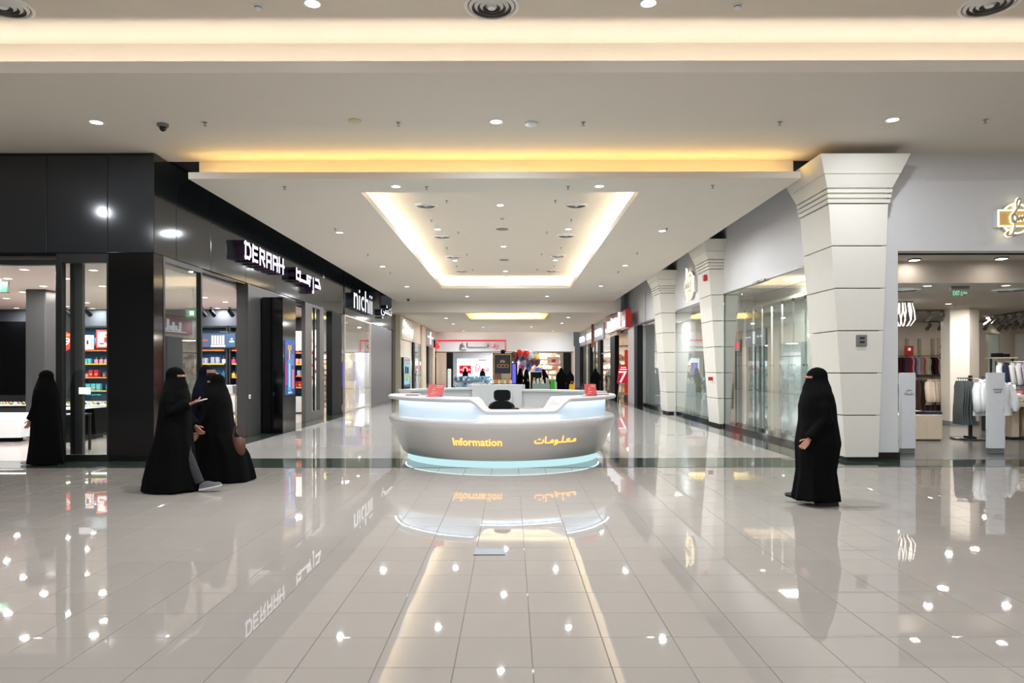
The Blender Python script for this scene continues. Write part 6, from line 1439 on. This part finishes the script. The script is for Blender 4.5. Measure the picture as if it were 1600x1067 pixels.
def figure(label, X, Y, ang, H, back=.26, front=.24, wy=.27, arms=(), seed=0, bulk=1.12, cloth=None, voxel=.014, eyes='niqab', fold=.09, lift=.015, lean=0., name='person', hood=None):
    t = thing(name, label, 'person', (X, Y, 0)); rnd = random.Random(seed)
    ph = [rnd.uniform(0, 6) for _ in range(4)]; n = 44; s = H / 1.63; ca, sa = cos(ang), sin(ang)
    def W(x, y, z): return (X + x * ca - y * sa, Y + x * sa + y * ca, z)
    lv = [(0, -back, front, wy), (.10, -back * .95, front * .93, wy * .98), (.25, -back * .82, front * .82, wy * .93), (.45, -.195, .185, .245), (.62, -.165, .16, .22), (.72, -.155, .165, .215), (.79, -.135, .145, .205), (.825, -.12, .13, .18),
          (.85, -.125, .138, .155), (.88, -.118, .132, .122), (.91, -.114, .126, .100), (.945, -.116, .122, .098), (.97, -.10, .10, .084), (.988, -.066, .064, .058), (.998, -.015, .02, .018)]
    body = MB(); rings = []
    for f, x0, x1, w in lv:
        z = max(lift if f == 0 else 0, f * H); amp = fold * max(0, 1 - f / .74) ** .8; ring_ = []; bk = 1 + (bulk - 1) * min(1, max(0, (.92 - f) / .10)); c, rx = (x0 + x1) / 2 * s, (x1 - x0) / 2 * s * bk; w = w * bk; dx = lean * max(0, f - .45)
        for k in range(n):
            a = 2 * pi * k / n; m_ = 1 + amp * (sin(5 * a + ph[0] + 1.2 * f) * .6 + sin(9 * a + ph[1] - 2 * f) * .5 + sin(14 * a + ph[2]) * .3)
            zz = z + (.018 * sin(3 * a + ph[3]) + .012 * sin(7 * a + ph[1])) * (1 if f == 0 else 0)
            ring_.append(W(c + dx + rx * cos(a) * m_, w * s * sin(a) * m_, max(.006, zz)))
        rings.append(ring_)
    body.loft(rings)
    wr = []
    for sd, el, wrist in arms:                               # side +1 left, -1 right; elbow and wrist in body coordinates
        sh = (.0 + lean * .33, sd * .165, 1.30); pts = [sh, tuple((a + b) / 2 + (0, sd * .02, .0)[i] for i, (a, b) in enumerate(zip(sh, el))), el, tuple((a + b) / 2 for a, b in zip(el, wrist)), wrist]
        body.tube([W(p[0] * s, p[1] * s, p[2] * s) for p in pts], [.075 * s, .078 * s, .075 * s, .068 * s, .072 * s], 14)
        wr.append((sd, el, wrist))
    melt(body, voxel, 2, 'abaya', cloth or m_cloth, t)
    for sd, el, wrist in wr:
        d = (Vector(wrist) - Vector(el)).normalized(); wv = Vector(wrist) + d * .02
        a = W(wv.x * s, wv.y * s, wv.z * s); fw = Vector(W(d.x, d.y, 0)) - Vector((X, Y, 0)); fw.z = d.z; side = Vector(W(1, -sd * .3, 0)) - Vector((X, Y, 0)); side.z = .4 if d.z > -.5 else 0
        hand_mesh(t, a, fw, side, .55, .95 * s)
    hx = lean * .47
    if eyes:
        zc, hh = .925 * H, (.013 if eyes == 'niqab' else .06) * s
        e = MB(); cols = 10; lo, hi = radians(-58), radians(58); rows = [(-1, 1.02), (-.4, 1.045), (.4, 1.045), (1, 1.02)]
        e.loft([[W((hx + .005) * s + .126 * s * r_ * cos(lo + (hi - lo) * k / cols), .104 * s * r_ * sin(lo + (hi - lo) * k / cols), zc + q * hh) for k in range(cols + 1)] for q, r_ in rows], False, False, False)
        fo = e.build('face', m_skin, t, True)
        for sd in (-1, 1):
            a = sd * .30; MB().ball(W((hx + .005) * s + .122 * s * cos(a), .104 * s * sin(a) * 1.05, zc + (.002 if eyes == 'niqab' else .035 * s)), .012 * s, n=10, k=8).build('eye', m_eye, fo); MB().ball(W((hx + .005) * s + .133 * s * cos(a), .108 * s * sin(a) * 1.05, zc + (.002 if eyes == 'niqab' else .035 * s)), .0062 * s, n=8, k=6).build('iris', m_iris, fo)
        MB().tube([W((hx + .128) * s, 0, zc + hh), W((hx + .137) * s, 0, zc - hh * .2), W((hx + .140) * s, 0, zc - hh)], [.006 * s, .008 * s, .010 * s], 8).build('nose', m_skin, fo, True)
        if eyes == 'mask':
            mk = MB(); mk.loft([[W((hx + .005) * s + .134 * s * r_ * cos(lo + (hi - lo) * k / cols), .108 * s * r_ * sin(lo + (hi - lo) * k / cols), zc + q * s) for k in range(cols + 1)] for q, r_ in ((-.085, .9), (-.06, 1.05), (-.02, 1.12), (.012, 1.05))], False, False, False); mk.build('face_mask', m_black, t, True)
    return t, W, s

# the woman walking on the right
ph, W, s = figure('person in a black abaya and face veil walking left on the tiles at the right', 3.62, 8.33, radians(168), 1.62, bulk=1.3, back=.18, front=.22, wy=.24, arms=((1, (-.04, .27, 1.02), (.14, .29, .80)), (-1, (-.10, -.27, 1.0), (-.06, -.30, .78))), seed=3, fold=.09, lift=.07)
a = W(-.10, .08, 0); shoe(ph, a[0], a[1], radians(165), m_bshoe, m_bshoe, 'shoe'); a = W(.20, -.06, 0)
shoe(ph, a[0], a[1], radians(170), m_bshoe, m_bshoe, 'shoe', .25, .012)
MB().tube([W(.15, -.06, .16), W(.16, -.06, .06)], [.035, .03], 10).build('ankle', m_skin, ph, True)
# the pair crossing on the left
pa, W, s = figure('person in an open black abaya striding right at the left, grey sneakers, phone in hand', -4.42, 9.25, 0.0, 1.64, back=.36, front=.27, wy=.26, arms=((-1, (.02, -.24, 1.04), (.24, -.12, 1.14)), (1, (.0, .25, 1.02), (.16, .22, .84))), seed=8, fold=.08, lift=.01)
MB().tube([W(.08, -.02, .82), W(.17, -.05, .50), W(.34, -.04, .12)], [.10, .075, .058], 12).build('trouser_leg', m_trouser, pa, True); a = W(.46, -.04, 0)
shoe(pa, a[0], a[1], .05, m_shoe, m_sole, 'sneaker', .22, .02, 1.05); a = W(-.14, .06, 0); shoe(pa, a[0], a[1], 0, m_shoe, m_sole, 'sneaker')
tp_ = thing('mobile_phone', 'pale phone held in the hand of the striding person at the left', 'phone', W(.335, -.07, 1.19)); a = W(.335, -.07, 1.19)
MB().loft([[(a[0] - .035, a[1] - .02, a[2] - .02), (a[0] + .10, a[1] - .02, a[2] + .02), (a[0] + .10, a[1] + .05, a[2] + .02), (a[0] - .035, a[1] + .05, a[2] - .02)], [(a[0] - .037, a[1] - .02, a[2] - .01), (a[0] + .098, a[1] - .02, a[2] + .03), (a[0] + .098, a[1] + .05, a[2] + .03), (a[0] - .037, a[1] + .05, a[2] - .01)]]).build('case', m_white, tp_)
MB().ball((a[0] + .08, a[1] + .0, a[2] + .024), .008, n=8, k=6).build('camera_lens', m_black, tp_)
pb, W, s = figure('person in a black abaya walking left with a trailing hem, brown handbag behind', -4.22, 10.1, radians(184), 1.54, bulk=1.32, back=.44, front=.22, wy=.25, arms=((1, (.04, .24, 1.0), (.20, .20, .76)), (-1, (-.06, -.22, 1.0), (-.16, -.2, .78))), seed=11, fold=.08, lift=.008, eyes='niqab')
hb_ = thing('handbag', 'brown handbag hanging at the back of the person with the trailing hem', 'bag', W(-.36, .05, .40)); a = W(-.33, .12, .52)
m_bag = mat('brown leather', (84, 46, 30), .45, noise=.15)
MB().loft([[(a[0] + q * .10 * cos(k * pi / 6), a[1] + q * .06 * sin(k * pi / 6), a[2] + z) for k in range(12)] for q, z in ((.6, -.14), (1, -.10), (1.05, 0), (.9, .09), (.7, .11))]).build('body', m_bag, hb_, True); MB().tube([(a[0] - .08, a[1], a[2] + .1), (a[0] - .05, a[1], a[2] + .26), (a[0] + .05, a[1], a[2] + .28), (a[0] + .08, a[1], a[2] + .1)], .01, 6).build('strap', m_bag, hb_)
pc, W, s = figure('person in navy hooded coat and black face mask behind the two in black', -4.66, 10.75, radians(-12), 1.66, back=.2, front=.2, wy=.25, arms=((-1, (.06, -.24, 1.05), (.26, -.06, 1.10)), (1, (.02, .24, 1.03), (.20, .20, .95))), seed=21, cloth=m_navy, eyes='mask', fold=.03)
a = W(.1, .08, 0); shoe(pc, a[0], a[1], -.2, m_bshoe, m_sole); a = W(.12, -.1, 0); shoe(pc, a[0], a[1], -.2, m_bshoe, m_sole)
# the one by the perfume shop entrance
pd, W, s = figure('person in black abaya walking left past the perfume shop entrance, white shoe', -7.86, 11.9, radians(180), 1.60, back=.27, front=.27, wy=.24, arms=((1, (.04, .2, 1.0), (.14, .19, .78)), (-1, (.0, -.22, 1.0), (.06, -.2, .78))), seed=31, fold=.05, lift=.02)
a = W(.24, .04, 0); shoe(pd, a[0], a[1], pi, m_sole, m_sole, 'shoe', .05); a = W(-.05, -.08, 0); shoe(pd, a[0], a[1], pi, m_sole, m_sole, 'shoe')
# shoppers and attendants far down the corridor
for (px, Y, ang, H, arms, lab, ln) in (
    (812, 42.6, 0.0, 1.66, ((-1, (.18, -.2, 1.05), (.42, -.12, .92)), (1, (.18, .2, 1.05), (.40, .1, .95))), 'far person in black facing right with both arms forward, beside the navy kiosk board', .1),
    (822.5, 44.0, pi, 1.60, ((-1, (.1, -.2, 1.0), (.2, -.1, 1.05)), (1, (.1, .2, 1.0), (.2, .1, 1.05))), 'far smaller person in black facing left in front of the balloons', 0),
    (856, 41.4, pi, 1.60, ((-1, (.24, -.2, 1.08), (.52, -.1, 1.02)), (1, (.24, .2, 1.08), (.5, .1, .98))), 'far person in black leaning left over the showcase beside the green bag', .5),
    (877, 42.6, radians(70), 1.68, ((-1, (.0, -.26, 1.0), (.06, -.26, .78)), (1, (.0, .26, 1.0), (.06, .26, .78))), 'far person in black seen from behind, right of the green bag', 0),
    (890.5, 46.0, radians(100), 1.52, ((-1, (.0, -.24, 1.0), (.06, -.24, .78)), (1, (.0, .24, 1.0), (.06, .24, .78))), 'far small dark person beside the yellow bag near the right pier', 0),
    (931.5, 42.5, radians(85), 1.62, ((-1, (.02, -.26, 1.0), (.16, -.22, .9)), (1, (.0, .26, 1.0), (.06, .26, .78))), 'far person in black standing before the warm shop window on the right', 0),
    (727, 60.5, -pi / 2, 1.62, (), 'dark clad person among blue goods under the promotion board, left one', 0),
    (754, 60.8, -pi / 2, 1.62, (), 'dark clad person among the blue goods under the promotion board, right one', 0)):
    x = XY(px, Y); x = min(x, 5.08) if Y < 50 else x
    figure(lab, x, Y, ang, H, arms=arms, seed=int(px), voxel=.022, lean=ln, back=.22, front=.22, wy=.25)
